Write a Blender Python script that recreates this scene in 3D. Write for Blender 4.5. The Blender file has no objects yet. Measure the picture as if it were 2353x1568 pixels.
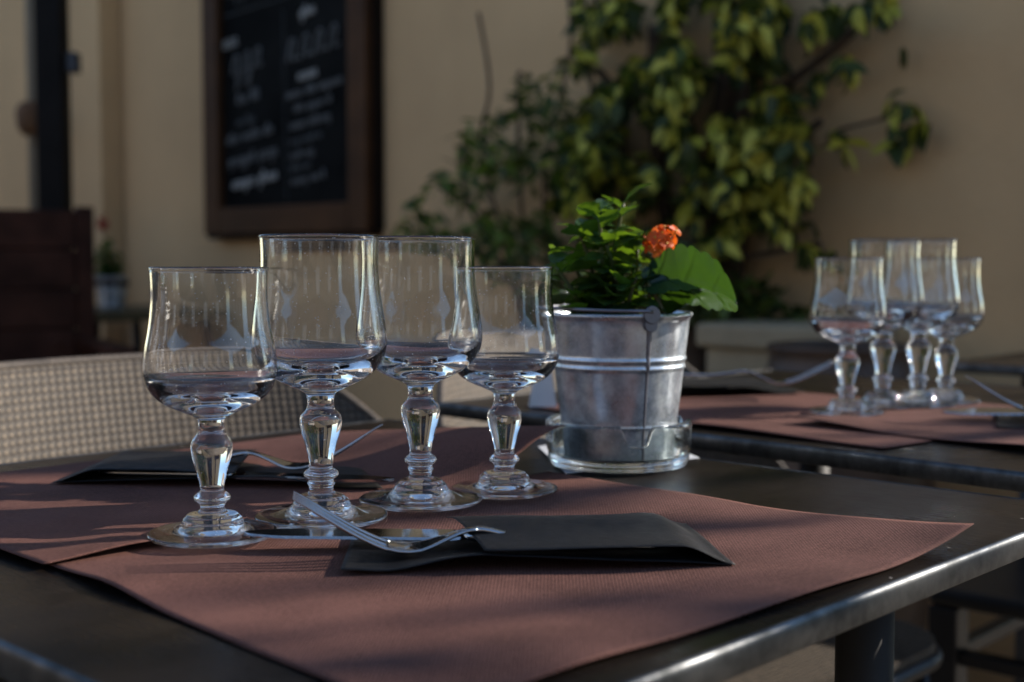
import bpy, bmesh, math, random
from mathutils import Vector, Matrix, noise
R = math.radians
random.seed(7)
SC = bpy.context.scene
COL = SC.collection

# ------------------------------------------------------------------ camera
F, CX, CY = 2966.0, 1176.5, 784.0          # focal length and centre, in pixels of a 2353 x 1568 frame
TZ = 0.74                                   # height of the table tops
CAMZ = TZ + 0.152
PITCH = math.atan((784 - 605) / F)
cam_d = bpy.data.cameras.new('camera')
cam = bpy.data.objects.new('camera', cam_d); COL.objects.link(cam)
cam.location = (0, 0, CAMZ)
cam.rotation_euler = (math.pi / 2 - PITCH, 0, 0)
cam_d.sensor_width = 36; cam_d.lens = F / 2353 * 36
cam_d.clip_start = 0.02; cam_d.clip_end = 500
cam_d.dof.use_dof = True; cam_d.dof.focus_distance = 0.745; cam_d.dof.aperture_fstop = 6.2
SC.camera = cam

# ------------------------------------------------------------------ sky, sun, exposure
SUN_EL, SUN_B = R(22), R(17)                # elevation; azimuth measured from +X towards +Y
world = bpy.data.worlds.new("World"); SC.world = world; world.use_nodes = True
wn = world.node_tree.nodes; wl = world.node_tree.links
sky = wn.new('ShaderNodeTexSky'); sky.sky_type = 'NISHITA'; sky.sun_disc = False
sky.sun_elevation = SUN_EL; sky.sun_rotation = math.pi / 2 - SUN_B
sky.air_density = 0.85; sky.dust_density = 0.0; sky.ozone_density = 1.5
wl.new(sky.outputs[0], wn['Background'].inputs[0]); wn['Background'].inputs[1].default_value = 0.145
sun_d = bpy.data.lights.new('sun', 'SUN'); sun_d.energy = 4.9; sun_d.angle = R(0.55); sun_d.color = (1, 0.91, 0.80)
sun = bpy.data.objects.new('sun', sun_d); COL.objects.link(sun)
sdir = Vector((math.cos(SUN_B) * math.cos(SUN_EL), math.sin(SUN_B) * math.cos(SUN_EL), math.sin(SUN_EL)))
sun.rotation_euler = sdir.to_track_quat('Z', 'Y').to_euler()
sun.location = sdir * 20
SC.view_settings.view_transform = 'Standard'; SC.view_settings.look = 'None'
SC.view_settings.exposure = 0.66; SC.view_settings.gamma = 1
cy = SC.cycles
cy.max_bounces = 22; cy.transmission_bounces = 20; cy.glossy_bounces = 8; cy.diffuse_bounces = 4; cy.transparent_max_bounces = 12
cy.caustics_reflective = True; cy.caustics_refractive = True; cy.blur_glossy = 2.5
cy.sample_clamp_indirect = 250.0; cy.sample_clamp_direct = 0
cy.use_denoising = True

# ------------------------------------------------------------------ placing by sight lines
cp, sp_ = math.cos(PITCH), math.sin(PITCH)
def ray(px, py):
    u, v = (px - CX) / F, (CY - py) / F
    return Vector((u, cp + v * sp_, -sp_ + v * cp))
def P(px, py, z=TZ):
    d = ray(px, py); t = (z - CAMZ) / d.z
    return Vector((0, 0, CAMZ)) + d * t
def D(px, py, dist):
    d = ray(px, py)
    return Vector((0, 0, CAMZ)) + d * (dist / d.y)
TZ2 = TZ + 0.008                            # the second table stands a little higher
def P2(px, py, dz=0.0): return P(px, py, TZ2 + dz)
_r = (P(2353, 1231) - P(1468, 1568)).normalized()
_l = (P(0, 1484) - P(189, 1568)).normalized()
ang = (math.atan2(_r.y, _r.x) + math.atan2(_l.y, _l.x) - math.pi / 2) / 2
DR = Vector((math.cos(ang), math.sin(ang), 0)); DL = Vector((-math.sin(ang), math.cos(ang), 0))
NEAR = P(779, 1830)
def T(a, b, z=TZ):                          # a along the right edge, b along the left edge of the front table
    v = NEAR + DR * a + DL * b; return Vector((v.x, v.y, z))
def coords(p): q = p - NEAR; return q.dot(DR), q.dot(DL)
WALL_A = 2.32                                # wall plane, in table units along DR
def Wl(px, py, off=0.0):
    d = ray(px, py); o = Vector((0, 0, CAMZ))
    t = (WALL_A - off + NEAR.dot(DR)) / d.dot(DR)
    return o + d * t

# ------------------------------------------------------------------ materials
def mat(name): 
    m = bpy.data.materials.new(name); m.use_nodes = True
    return m, m.node_tree.nodes, m.node_tree.links, m.node_tree.nodes['Principled BSDF']
def coord(n, l, kind='Object', scale=(1, 1, 1)):
    tc = n.new('ShaderNodeTexCoord'); mp = n.new('ShaderNodeMapping'); mp.inputs['Scale'].default_value = scale
    l.new(tc.outputs[kind], mp.inputs[0]); return mp.outputs[0]
def noise_n(n, l, vec, scale, detail=4, rough=0.55):
    t = n.new('ShaderNodeTexNoise'); t.inputs['Scale'].default_value = scale; t.inputs['Detail'].default_value = detail
    t.inputs['Roughness'].default_value = rough; l.new(vec, t.inputs['Vector']); return t.outputs[0]
def ramp(n, l, fac, stops):
    r = n.new('ShaderNodeValToRGB'); e = r.color_ramp.elements
    while len(e) < len(stops): e.new(0.5)
    for i, (p, c) in enumerate(stops):
        e[i].position = p; e[i].color = (*c, 1) if len(c) == 3 else c
    l.new(fac, r.inputs[0]); return r.outputs[0]
def g(v): return (v, v, v)
def bump(n, l, h, bsdf, strength=0.3, dist=0.001):
    b = n.new('ShaderNodeBump'); b.inputs['Strength'].default_value = strength; b.inputs['Distance'].default_value = dist
    l.new(h, b.inputs['Height']); l.new(b.outputs[0], bsdf.inputs['Normal']); return b
def simple(name, col, rough=0.5, metal=0, var=0.15, nscale=12, bstr=0.0, bdist=0.001, kind='Object', rvar=0.0, spec=0.5):
    m, n, l, b = mat(name)
    if metal < 0.5: col = tuple(x * 0.78 for x in col)
    v = coord(n, l, kind); f = noise_n(n, l, v, nscale)
    c = ramp(n, l, f, [(0.3, tuple(x * (1 - var) for x in col)), (0.7, tuple(min(1, x * (1 + var)) for x in col))])
    l.new(c, b.inputs['Base Color']); b.inputs['Roughness'].default_value = rough; b.inputs['Metallic'].default_value = metal
    b.inputs['Specular IOR Level'].default_value = spec
    if rvar:
        f2 = noise_n(n, l, v, nscale * 2.3)
        l.new(ramp(n, l, f2, [(0.3, g(rough - rvar)), (0.7, g(rough + rvar))]), b.inputs['Roughness'])
    if bstr: bump(n, l, noise_n(n, l, v, nscale * 4), b, bstr, bdist)
    return m
M = {}
# clear glass
def glass(name, tint=(1, 1, 1), smear=0.04):
    m, n, l, b = mat(name)
    b.inputs['Base Color'].default_value = (*tint, 1); b.inputs['Transmission Weight'].default_value = 1
    b.inputs['IOR'].default_value = 1.5; b.inputs['Roughness'].default_value = 0.02
    v = coord(n, l, 'Object', (1, 1, 0.12)); h = noise_n(n, l, v, 130, 2)
    bump(n, l, h, b, smear, 0.0004)
    vd = coord(n, l, 'Object'); vo = n.new('ShaderNodeTexVoronoi'); vo.inputs['Scale'].default_value = 520; l.new(vd, vo.inputs['Vector'])
    se = n.new('ShaderNodeSeparateColor'); l.new(vo.outputs['Color'], se.inputs[0])
    a = n.new('ShaderNodeMath'); a.operation = 'LESS_THAN'; a.inputs[1].default_value = 0.15; l.new(vo.outputs['Distance'], a.inputs[0])
    c = n.new('ShaderNodeMath'); c.operation = 'GREATER_THAN'; c.inputs[1].default_value = 0.90; l.new(se.outputs[0], c.inputs[0])
    q = n.new('ShaderNodeMath'); q.operation = 'MULTIPLY'; l.new(a.outputs[0], q.inputs[0]); l.new(c.outputs[0], q.inputs[1])
    df = n.new('ShaderNodeBsdfDiffuse'); df.inputs[0].default_value = (0.85, 0.85, 0.85, 1)
    df2 = n.new('ShaderNodeBsdfTranslucent'); df2.inputs[0].default_value = (0.9, 0.9, 0.9, 1)
    ad = n.new('ShaderNodeMixShader'); ad.inputs[0].default_value = 0.6; l.new(df.outputs[0], ad.inputs[1]); l.new(df2.outputs[0], ad.inputs[2])
    sm_ = noise_n(n, l, coord(n, l, 'Object', (1, 1, 0.25)), 55, 4, 0.7)
    film = n.new('ShaderNodeMapRange'); l.new(sm_, film.inputs[0]); film.inputs[1].default_value = 0.5; film.inputs[2].default_value = 0.8; film.inputs[3].default_value = 0.0; film.inputs[4].default_value = 0.012
    mxm = n.new('ShaderNodeMath'); mxm.operation = 'MAXIMUM'; l.new(q.outputs[0], mxm.inputs[0]); l.new(film.outputs[0], mxm.inputs[1])
    mx = n.new('ShaderNodeMixShader'); l.new(mxm.outputs[0], mx.inputs[0]); l.new(b.outputs[0], mx.inputs[1]); l.new(ad.outputs[0], mx.inputs[2])
    l.new(mx.outputs[0], n['Material Output'].inputs[0])
    return m
M['glass'] = glass('clear_glass', (0.99, 0.993, 0.99), 0.05)
M['dishglass'] = glass('green_tinged_glass', (0.93, 0.975, 0.955), 0.35)
# table laminate: near black brown with fine grain, dust and specks
m, n, l, b = mat('dark_laminate')
v = coord(n, l, 'Object', (1, 7, 1)); f = noise_n(n, l, v, 14, 6)
c0 = ramp(n, l, f, [(0.25, (0.008, 0.006, 0.005)), (0.75, (0.019, 0.014, 0.011))])
vo = n.new('ShaderNodeTexVoronoi'); vo.inputs['Scale'].default_value = 85; v2 = coord(n, l, 'Object'); l.new(v2, vo.inputs['Vector'])
sep = n.new('ShaderNodeSeparateColor'); l.new(vo.outputs['Color'], sep.inputs[0])
lt = n.new('ShaderNodeMath'); lt.operation = 'LESS_THAN'; lt.inputs[1].default_value = 0.075; l.new(vo.outputs['Distance'], lt.inputs[0])
gt = n.new('ShaderNodeMath'); gt.operation = 'GREATER_THAN'; gt.inputs[1].default_value = 0.86; l.new(sep.outputs[0], gt.inputs[0])
mu = n.new('ShaderNodeMath'); mu.operation = 'MULTIPLY'; l.new(lt.outputs[0], mu.inputs[0]); l.new(gt.outputs[0], mu.inputs[1])
mx = n.new('ShaderNodeMix'); mx.data_type = 'RGBA'; l.new(mu.outputs[0], mx.inputs[0]); l.new(c0, mx.inputs[6]); mx.inputs[7].default_value = (0.40, 0.36, 0.32, 1)
l.new(mx.outputs[2], b.inputs['Base Color'])
f2 = noise_n(n, l, v2, 6, 5); fs_ = noise_n(n, l, coord(n, l, 'Object', (260, 9, 1)), 3, 3, 0.8)
aa = n.new('ShaderNodeMath'); aa.operation = 'MULTIPLY_ADD'; l.new(fs_, aa.inputs[0]); aa.inputs[1].default_value = 0.45; l.new(f2, aa.inputs[2])
l.new(ramp(n, l, aa.outputs[0], [(0.5, g(0.18)), (0.95, g(0.46))]), b.inputs['Roughness'])
b.inputs['Specular IOR Level'].default_value = 0.11
bump(n, l, noise_n(n, l, v2, 220, 3), b, 0.15, 0.0004); M['laminate'] = m
# steel trim
m, n, l, b = mat('brushed_steel')
v = coord(n, l, 'Object', (1, 1, 1)); f = noise_n(n, l, v, 45, 6, 0.65)
l.new(ramp(n, l, f, [(0.35, (0.035, 0.037, 0.038)), (0.7, (0.135, 0.14, 0.145))]), b.inputs['Base Color'])
l.new(ramp(n, l, f, [(0.3, g(0.52)), (0.7, g(0.36))]), b.inputs['Roughness']); b.inputs['Metallic'].default_value = 1
bump(n, l, f, b, 0.2, 0.0005); M['trim'] = m
M['silver'] = simple('polished_stainless', (0.55, 0.545, 0.54), 0.09, 1, 0.06, 60, rvar=0.03)
# brown non woven paper with a fine embossed grid
def weave(name, c1, c2, pitch, strength, rough=0.85):
    m, n, l, b = mat(name)
    tc = n.new('ShaderNodeTexCoord'); sx = n.new('ShaderNodeSeparateXYZ'); l.new(tc.outputs['UV'], sx.inputs[0])
    def wave(o):
        a = n.new('ShaderNodeMath'); a.operation = 'MULTIPLY'; a.inputs[1].default_value = 2 * math.pi / pitch; l.new(o, a.inputs[0])
        s = n.new('ShaderNodeMath'); s.operation = 'SINE'; l.new(a.outputs[0], s.inputs[0]); return s.outputs[0]
    p = n.new('ShaderNodeMath'); p.operation = 'MULTIPLY'; l.new(wave(sx.outputs[0]), p.inputs[0]); l.new(wave(sx.outputs[1]), p.inputs[1])
    r = ramp(n, l, p.outputs[0], [(0.0, g(0.0)), (0.45, g(1.0))])
    f = noise_n(n, l, tc.outputs['UV'], 9, 5); f3 = noise_n(n, l, tc.outputs['UV'], 420, 3, 0.7)
    ad = n.new('ShaderNodeMath'); ad.operation = 'MULTIPLY_ADD'; l.new(f3, ad.inputs[0]); ad.inputs[1].default_value = 0.8; l.new(f, ad.inputs[2])
    c = ramp(n, l, ad.outputs[0], [(0.60, c1), (1.0, c2)])
    em = n.new('ShaderNodeMix'); em.data_type = 'RGBA'; em.blend_type = 'MULTIPLY'; em.inputs[0].default_value = 1
    l.new(c, em.inputs[6]); l.new(ramp(n, l, p.outputs[0], [(0.0, g(0.72)), (0.4, g(1.12))]), em.inputs[7]); c = em.outputs[2]  # hollows darkened in the colour to stand for emboss shading
    l.new(c, b.inputs['Base Color']); b.inputs['Roughness'].default_value = rough; b.inputs['Specular IOR Level'].default_value = 0.12
    b.inputs['Sheen Weight'].default_value = 0.0; b.inputs['Sheen Roughness'].default_value = 0.5
    b.inputs['Sheen Tint'].default_value = (0.9, 0.75, 0.7, 1)
    b1 = bump(n, l, r, b, strength, 0.00025)
    b2 = n.new('ShaderNodeBump'); b2.inputs['Strength'].default_value = 0.35; b2.inputs['Distance'].default_value = 0.003
    f4 = noise_n(n, l, tc.outputs['UV'], 22, 3); l.new(f4, b2.inputs['Height']); l.new(b2.outputs[0], b1.inputs['Normal'])
    return m
M['mat'] = weave('brown_nonwoven_paper', (0.068, 0.0310, 0.0245), (0.192, 0.090, 0.071), 0.0024, 0.9)
M['pouch'] = simple('black_paper', (0.009, 0.009, 0.010), 0.55, 0, 0.3, 40, 0.5, 0.0008, rvar=0.08, spec=0.32)
M['whitepaper'] = simple('white_paper', (0.75, 0.75, 0.76), 0.8, 0, 0.03, 20, 0.1)
# galvanised sheet
m, n, l, b = mat('galvanised_sheet')
v = coord(n, l, 'Object'); vo = n.new('ShaderNodeTexVoronoi'); vo.inputs['Scale'].default_value = 120; l.new(v, vo.inputs['Vector'])
f = noise_n(n, l, v, 55, 6, 0.7); f5 = noise_n(n, l, coord(n, l, 'Object', (1, 1, 0.25)), 24, 3)
c = ramp(n, l, f, [(0.3, (0.38, 0.43, 0.48)), (0.65, (0.82, 0.88, 0.93))]); l.new(c, b.inputs['Base Color'])
b.inputs['Metallic'].default_value = 0.35
l.new(ramp(n, l, f, [(0.3, g(0.50)), (0.7, g(0.33))]), b.inputs['Roughness']); bp = bump(n, l, f5, b, 0.4, 0.002)
gl = n.new('ShaderNodeBsdfAnisotropic'); gl.inputs['Roughness'].default_value = 0.20; gl.inputs['Color'].default_value = (0.54, 0.59, 0.65, 1); l.new(bp.outputs[0], gl.inputs['Normal'])
mx = n.new('ShaderNodeMixShader'); l.new(ramp(n, l, f, [(0.35, g(0.75)), (0.65, g(0.45))]), mx.inputs[0]); l.new(b.outputs[0], mx.inputs[1]); l.new(gl.outputs[0], mx.inputs[2]); l.new(mx.outputs[0], n['Material Output'].inputs[0]); M['galv'] = m
M['zincdark'] = simple('weathered_zinc_wire', (0.22, 0.22, 0.25), 0.45, 0.8, 0.2, 60)
M['soil'] = simple('potting_soil', (0.035, 0.024, 0.016), 0.95, 0, 0.5, 60, 1.0, 0.01)
# leaves: waxy front, light shining through
def leafmat(name, c1, c2, trans, tcol, rough=0.35, nscale=25):
    m, n, l, b = mat(name)
    v = coord(n, l, 'Object'); f = noise_n(n, l, v, nscale, 3)
    c1 = tuple(x * 0.8 for x in c1); c2 = tuple(x * 0.8 for x in c2); tcol = tuple(x * 0.8 for x in tcol)
    c = ramp(n, l, f, [(0.35, c1), (0.65, c2)]); l.new(c, b.inputs['Base Color'])
    b.inputs['Roughness'].default_value = rough
    tr = n.new('ShaderNodeBsdfTranslucent'); tr.inputs[0].default_value = (*tcol, 1)
    mx = n.new('ShaderNodeMixShader'); mx.inputs[0].default_value = trans
    l.new(b.outputs[0], mx.inputs[1]); l.new(tr.outputs[0], mx.inputs[2])
    l.new(mx.outputs[0], n['Material Output'].inputs[0]); return m
M['kleaf'] = leafmat('succulent_leaf', (0.020, 0.060, 0.032), (0.06, 0.125, 0.028), 0.29, (0.26, 0.46, 0.02), 0.25, 60)
M['kbig'] = leafmat('large_succulent_leaf', (0.016, 0.052, 0.040), (0.040, 0.10, 0.030), 0.14, (0.15, 0.34, 0.02), 0.25, 40)
M['kstem'] = leafmat('succulent_stem', (0.10, 0.16, 0.05), (0.16, 0.13, 0.06), 0.25, (0.3, 0.4, 0.05), 0.4)
M['petal'] = leafmat('orange_petal', (0.98, 0.11, 0.012), (1.0, 0.27, 0.03), 0.4, (1.0, 0.20, 0.02), 0.5, 90)
M['redpetal'] = leafmat('red_petal', (0.45, 0.03, 0.02), (0.5, 0.06, 0.03), 0.3, (0.6, 0.08, 0.03), 0.5)
M['petaleye'] = simple('yellow_flower_eye', (0.8, 0.5, 0.05), 0.5)
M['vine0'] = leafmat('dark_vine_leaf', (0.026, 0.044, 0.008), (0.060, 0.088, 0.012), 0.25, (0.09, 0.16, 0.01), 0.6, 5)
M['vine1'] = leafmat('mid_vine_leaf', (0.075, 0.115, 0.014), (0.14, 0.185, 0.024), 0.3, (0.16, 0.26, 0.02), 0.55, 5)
M['vine2'] = leafmat('yellow_green_vine_leaf', (0.42, 0.44, 0.03), (0.80, 0.72, 0.11), 0.3, (0.55, 0.52, 0.06), 0.55, 5)  # yellow-green leaf tone, brightened to stand for leaf highlights too
M['fern'] = leafmat('light_green_leaf', (0.13, 0.22, 0.025), (0.22, 0.34, 0.04), 0.3, (0.18, 0.34, 0.03), 0.55, 5)
M['bark'] = simple('brown_bark', (0.10, 0.062, 0.038), 0.9, 0, 0.35, 30, 0.6, 0.006)
# rendered wall
m, n, l, b = mat('beige_render')
v = coord(n, l, 'Object'); f = noise_n(n, l, v, 1.3, 8, 0.62); f1 = noise_n(n, l, coord(n, l, 'Object', (1, 1, 0.3)), 3.5, 4)
ad = n.new('ShaderNodeMath'); ad.operation = 'MULTIPLY_ADD'; l.new(f1, ad.inputs[0]); ad.inputs[1].default_value = 0.5; l.new(f, ad.inputs[2])
l.new(ramp(n, l, ad.outputs[0], [(0.42, (0.41, 0.262, 0.125)), (0.62, (0.55, 0.355, 0.178)), (0.95, (0.66, 0.43, 0.215))]), b.inputs['Base Color'])
b.inputs['Roughness'].default_value = 0.95; bump(n, l, noise_n(n, l, v, 60, 5), b, 0.5, 0.004); M['wall'] = m
M['backdropbrown'] = simple('dark_backdrop', (0.30, 0.25, 0.20), 0.9, 0, 0.25, 2)
M['planter'] = simple('beige_stone', (0.42, 0.33, 0.20), 0.9, 0, 0.15, 8, 0.4, 0.004)
# paving
m, n, l, b = mat('stone_paving')
v = coord(n, l, 'Object'); br = n.new('ShaderNodeTexBrick'); br.inputs['Scale'].default_value = 1.0
br.inputs['Brick Width'].default_value = 0.5; br.inputs['Row Height'].default_value = 0.5; br.inputs['Mortar Size'].default_value = 0.006
br.inputs['Color1'].default_value = (0.29, 0.235, 0.17, 1); br.inputs['Color2'].default_value = (0.23, 0.19, 0.14, 1); br.inputs['Mortar'].default_value = (0.10, 0.085, 0.07, 1)
l.new(v, br.inputs['Vector']); f = noise_n(n, l, v, 6, 7)
mx = n.new('ShaderNodeMix'); mx.data_type = 'RGBA'; mx.blend_type = 'MULTIPLY'; mx.inputs[0].default_value = 0.5
l.new(br.outputs[0], mx.inputs[6]); l.new(ramp(n, l, f, [(0.3, g(0.5)), (0.7, g(1.0))]), mx.inputs[7]); l.new(mx.outputs[2], b.inputs['Base Color'])
b.inputs['Roughness'].default_value = 0.85; bump(n, l, f, b, 0.4, 0.004); M['paving'] = m
M['board'] = simple('chalkboard_slate', (0.010, 0.010, 0.0095), 0.8, 0, 0.7, 4, spec=0.05)
M['frame'] = simple('varnished_brown_wood', (0.085, 0.036, 0.013), 0.6, 0, 0.3, 7, spec=0.12)
M['frameshade'] = simple('shaded_frame_edge', (0.016, 0.009, 0.006), 0.6, 0, 0.3, 7, spec=0.1)  # frame wood darkened to stand for its shaded edge
M['chalk'] = simple('white_chalk', (0.42, 0.41, 0.38), 0.9, 0, 0.2, 30)
M['chalkdim'] = simple('faint_chalk', (0.09, 0.095, 0.095), 0.9, 0, 0.3, 30)
M['darkwood'] = simple('dark_red_brown_wood', (0.060, 0.022, 0.013), 0.6, 0, 0.5, 9, spec=0.12)
M['post'] = simple('black_brown_paint', (0.010, 0.008, 0.007), 0.6, 0, 0.3, 9, spec=0.12)
M['blackmetal'] = simple('black_powder_coat', (0.016, 0.016, 0.018), 0.4, 0.3, 0.2, 20)
M['legmetal'] = simple('satin_grey_metal', (0.05, 0.049, 0.048), 0.62, 0.6, 0.15, 14)
M['pipe'] = simple('grey_zinc_pipe', (0.22, 0.17, 0.11), 0.8, 0, 0.15, 6)
M['rust'] = simple('rusty_iron', (0.16, 0.075, 0.03), 0.8, 0, 0.4, 20)
M['bluebox'] = simple('blue_grey_plastic', (0.03, 0.035, 0.045), 0.5)
M['oldtable'] = simple('olive_brown_wood', (0.085, 0.068, 0.028), 0.5, 0, 0.3, 9)
M['potbrown'] = simple('brown_glazed_clay', (0.085, 0.048, 0.028), 0.5, 0, 0.35, 14)
# woven chair fabric
m, n, l, b = mat('woven_chair_fabric')
tc = n.new('ShaderNodeTexCoord'); sx = n.new('ShaderNodeSeparateXYZ'); l.new(tc.outputs['UV'], sx.inputs[0])
def wv(o, k, ph=0):
    a = n.new('ShaderNodeMath'); a.operation = 'MULTIPLY_ADD'; a.inputs[1].default_value = k; a.inputs[2].default_value = ph; l.new(o, a.inputs[0])
    s = n.new('ShaderNodeMath'); s.operation = 'SINE'; l.new(a.outputs[0], s.inputs[0]); return s.outputs[0]
k = 2 * math.pi / 0.0145
p = n.new('ShaderNodeMath'); p.operation = 'MULTIPLY'; l.new(wv(sx.outputs[0], k), p.inputs[0]); l.new(wv(sx.outputs[1], k), p.inputs[1])
r1 = ramp(n, l, p.outputs[0], [(0.10, (0.060, 0.046, 0.034)), (0.45, (0.078, 0.060, 0.044)), (0.95, (0.23, 0.175, 0.115))])
fz = noise_n(n, l, tc.outputs['UV'], 70, 4, 0.7); em = n.new('ShaderNodeMix'); em.data_type = 'RGBA'; em.blend_type = 'MULTIPLY'; em.inputs[0].default_value = 1; l.new(r1, em.inputs[6]); l.new(ramp(n, l, fz, [(0.3, g(0.45)), (0.7, g(1.15))]), em.inputs[7])
l.new(em.outputs[2], b.inputs['Base Color']); b.inputs['Roughness'].default_value = 0.7; bump(n, l, p.outputs[0], b, 0.5, 0.001); M['weave'] = m

# ------------------------------------------------------------------ mesh helpers
def link(o, parent=None):
    COL.objects.link(o)
    if parent: o.parent = parent
    return o
def mesh_obj(name, verts, faces, material, parent=None, smooth=False, uvs=None, matidx=None):
    me = bpy.data.meshes.new(name); me.from_pydata([tuple(v) for v in verts], [], faces)
    mats = material if isinstance(material, (list, tuple)) else [material]
    for x in mats: me.materials.append(x)
    if uvs:
        uv = me.uv_layers.new(name='UVMap')
        for lp in me.loops: uv.data[lp.index].uv = uvs[lp.vertex_index]
    if matidx: me.polygons.foreach_set('material_index', matidx)
    if smooth: me.polygons.foreach_set('use_smooth', [True] * len(me.polygons))
    me.update()
    return link(bpy.data.objects.new(name, me), parent)
def bm_obj(name, bm, material, parent=None, smooth=False, bevel=0, seg=2):
    me = bpy.data.meshes.new(name); bmesh.ops.recalc_face_normals(bm, faces=bm.faces); bm.to_mesh(me); bm.free()
    me.materials.append(material)
    if smooth: me.polygons.foreach_set('use_smooth', [True] * len(me.polygons))
    o = link(bpy.data.objects.new(name, me), parent)
    if bevel:
        b = o.modifiers.new('bevel', 'BEVEL'); b.width = bevel; b.segments = seg; b.limit_method = 'ANGLE'
    return o
def box(bm, c, s, rz=0, M4=None):
    m = Matrix.Translation(c) @ Matrix.Rotation(rz, 4, 'Z') @ Matrix.Diagonal((*s, 1))
    if M4 is not None: m = M4 @ m
    bmesh.ops.create_cube(bm, size=1, matrix=m)
def boxo(name, c, s, material, parent=None, bevel=0.002, rz=0):
    bm = bmesh.new(); box(bm, c, s, rz); return bm_obj(name, bm, material, parent, bevel=bevel)
def empty(name, loc=(0, 0, 0), rz=0):
    o = bpy.data.objects.new(name, None); o.empty_display_size = 0.05; o.location = loc; o.rotation_euler = (0, 0, rz); return link(o)
def tag(o, label=None, cat=None, group=None, kind=None):
    if label: o['label'] = label
    if cat: o['category'] = cat
    if group: o['group'] = group
    if kind: o['kind'] = kind
    return o
def copy_tree(o, parent=None):
    c = o.copy(); COL.objects.link(c)
    if parent: c.parent = parent
    for ch in list(o.children): copy_tree(ch, c)
    return c
def lathe(prof, seg=72, closed_axis=True):
    vs, fs = [], []; rows = []
    for (r, z) in prof:
        if r < 1e-7: vs.append((0, 0, z)); rows.append([len(vs) - 1])
        else:
            rows.append(list(range(len(vs), len(vs) + seg)))
            for i in range(seg):
                a = 2 * math.pi * i / seg; vs.append((r * math.cos(a), r * math.sin(a), z))
    for A, B in zip(rows, rows[1:]):
        for i in range(seg):
            j = (i + 1) % seg
            if len(A) == 1 and len(B) == 1: continue
            if len(A) == 1: fs.append((A[0], B[j], B[i]))
            elif len(B) == 1: fs.append((A[i], A[j], B[0]))
            else: fs.append((A[i], A[j], B[j], B[i]))
    return vs, fs
def catmull(pts, n=6):
    out = []
    for i in range(len(pts) - 1):
        p0 = pts[max(i - 1, 0)]; p1 = pts[i]; p2 = pts[i + 1]; p3 = pts[min(i + 2, len(pts) - 1)]
        for k in range(n):
            t = k / n
            out.append(tuple(0.5 * ((2 * b) + (-a + c) * t + (2 * a - 5 * b + 4 * c - d) * t * t + (-a + 3 * b - 3 * c + d) * t ** 3)
                             for a, b, c, d in zip(p0, p1, p2, p3)))
    out.append(tuple(pts[-1])); return out
def tube(pts, rads, seg=10, cap=True):
    vs, fs = [], []; pts = [Vector(p) for p in pts]
    if not isinstance(rads, (list, tuple)): rads = [rads] * len(pts)
    up = Vector((0, 0, 1)); prev = None
    for i, p in enumerate(pts):
        t = (pts[min(i + 1, len(pts) - 1)] - pts[max(i - 1, 0)]).normalized()
        if prev is None: a = t.orthogonal().normalized()
        else: a = (prev - t * prev.dot(t)).normalized()
        prev = a; b = t.cross(a)
        for k in range(seg):
            w = 2 * math.pi * k / seg; vs.append(p + (a * math.cos(w) + b * math.sin(w)) * rads[i])
    for i in range(len(pts) - 1):
        for k in range(seg):
            k2 = (k + 1) % seg; fs.append((i * seg + k, i * seg + k2, (i + 1) * seg + k2, (i + 1) * seg + k))
    if cap:
        fs.append(tuple(reversed(range(seg)))); fs.append(tuple(range((len(pts) - 1) * seg, len(pts) * seg)))
    return vs, fs
class MB:
    def __init__(s): s.v, s.f, s.mi = [], [], []
    def add(s, vf, mi=0):
        o = len(s.v); s.v += [Vector(x) for x in vf[0]]; s.f += [tuple(i + o for i in q) for q in vf[1]]; s.mi += [mi] * len(vf[1])
    def build(s, name, material, parent=None, smooth=True): return mesh_obj(name, s.v, s.f, material, parent, smooth, None, s.mi)
def sstep(a, b, x):
    t = max(0, min(1, (x - a) / (b - a))); return t * t * (3 - 2 * t)

# ------------------------------------------------------------------ setting
gv = [(-60, -60, 0), (60, -60, 0), (60, 60, 0), (-60, 60, 0)]
tag(mesh_obj('ground', gv, [(0, 1, 2, 3)], M['paving']), kind='structure')
rzL = math.atan2(DL.y, DL.x)
def wall_box(name, b0, b1, off, thick, z0, z1, material, parent=None):     # along DL from b0 to b1, front face at WALL_A - off
    c = T(WALL_A - off + thick / 2, (b0 + b1) / 2, (z0 + z1) / 2)
    return boxo(name, c, (abs(b1 - b0), thick, z1 - z0), material, parent, 0.004, rzL)
bR = coords(Wl(2353, 700))[1] - 0.5
bJ = coords(Wl(285, 500))[1]
w = wall_box('house_wall', bR, bJ + 4, 0, 0.25, 0, 3.4, M['wall'])
tag(w, 'long beige rendered house wall carrying the chalkboard and the climbing shrub', 'wall')
w2 = wall_box('wall_pier', bJ, bJ + 3.5, 0.09, 0.088, 0, 3.4, M['wall'])
tag(w2, 'slightly projecting beige wall pier at the far left behind the dark post', 'wall pier')
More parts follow.
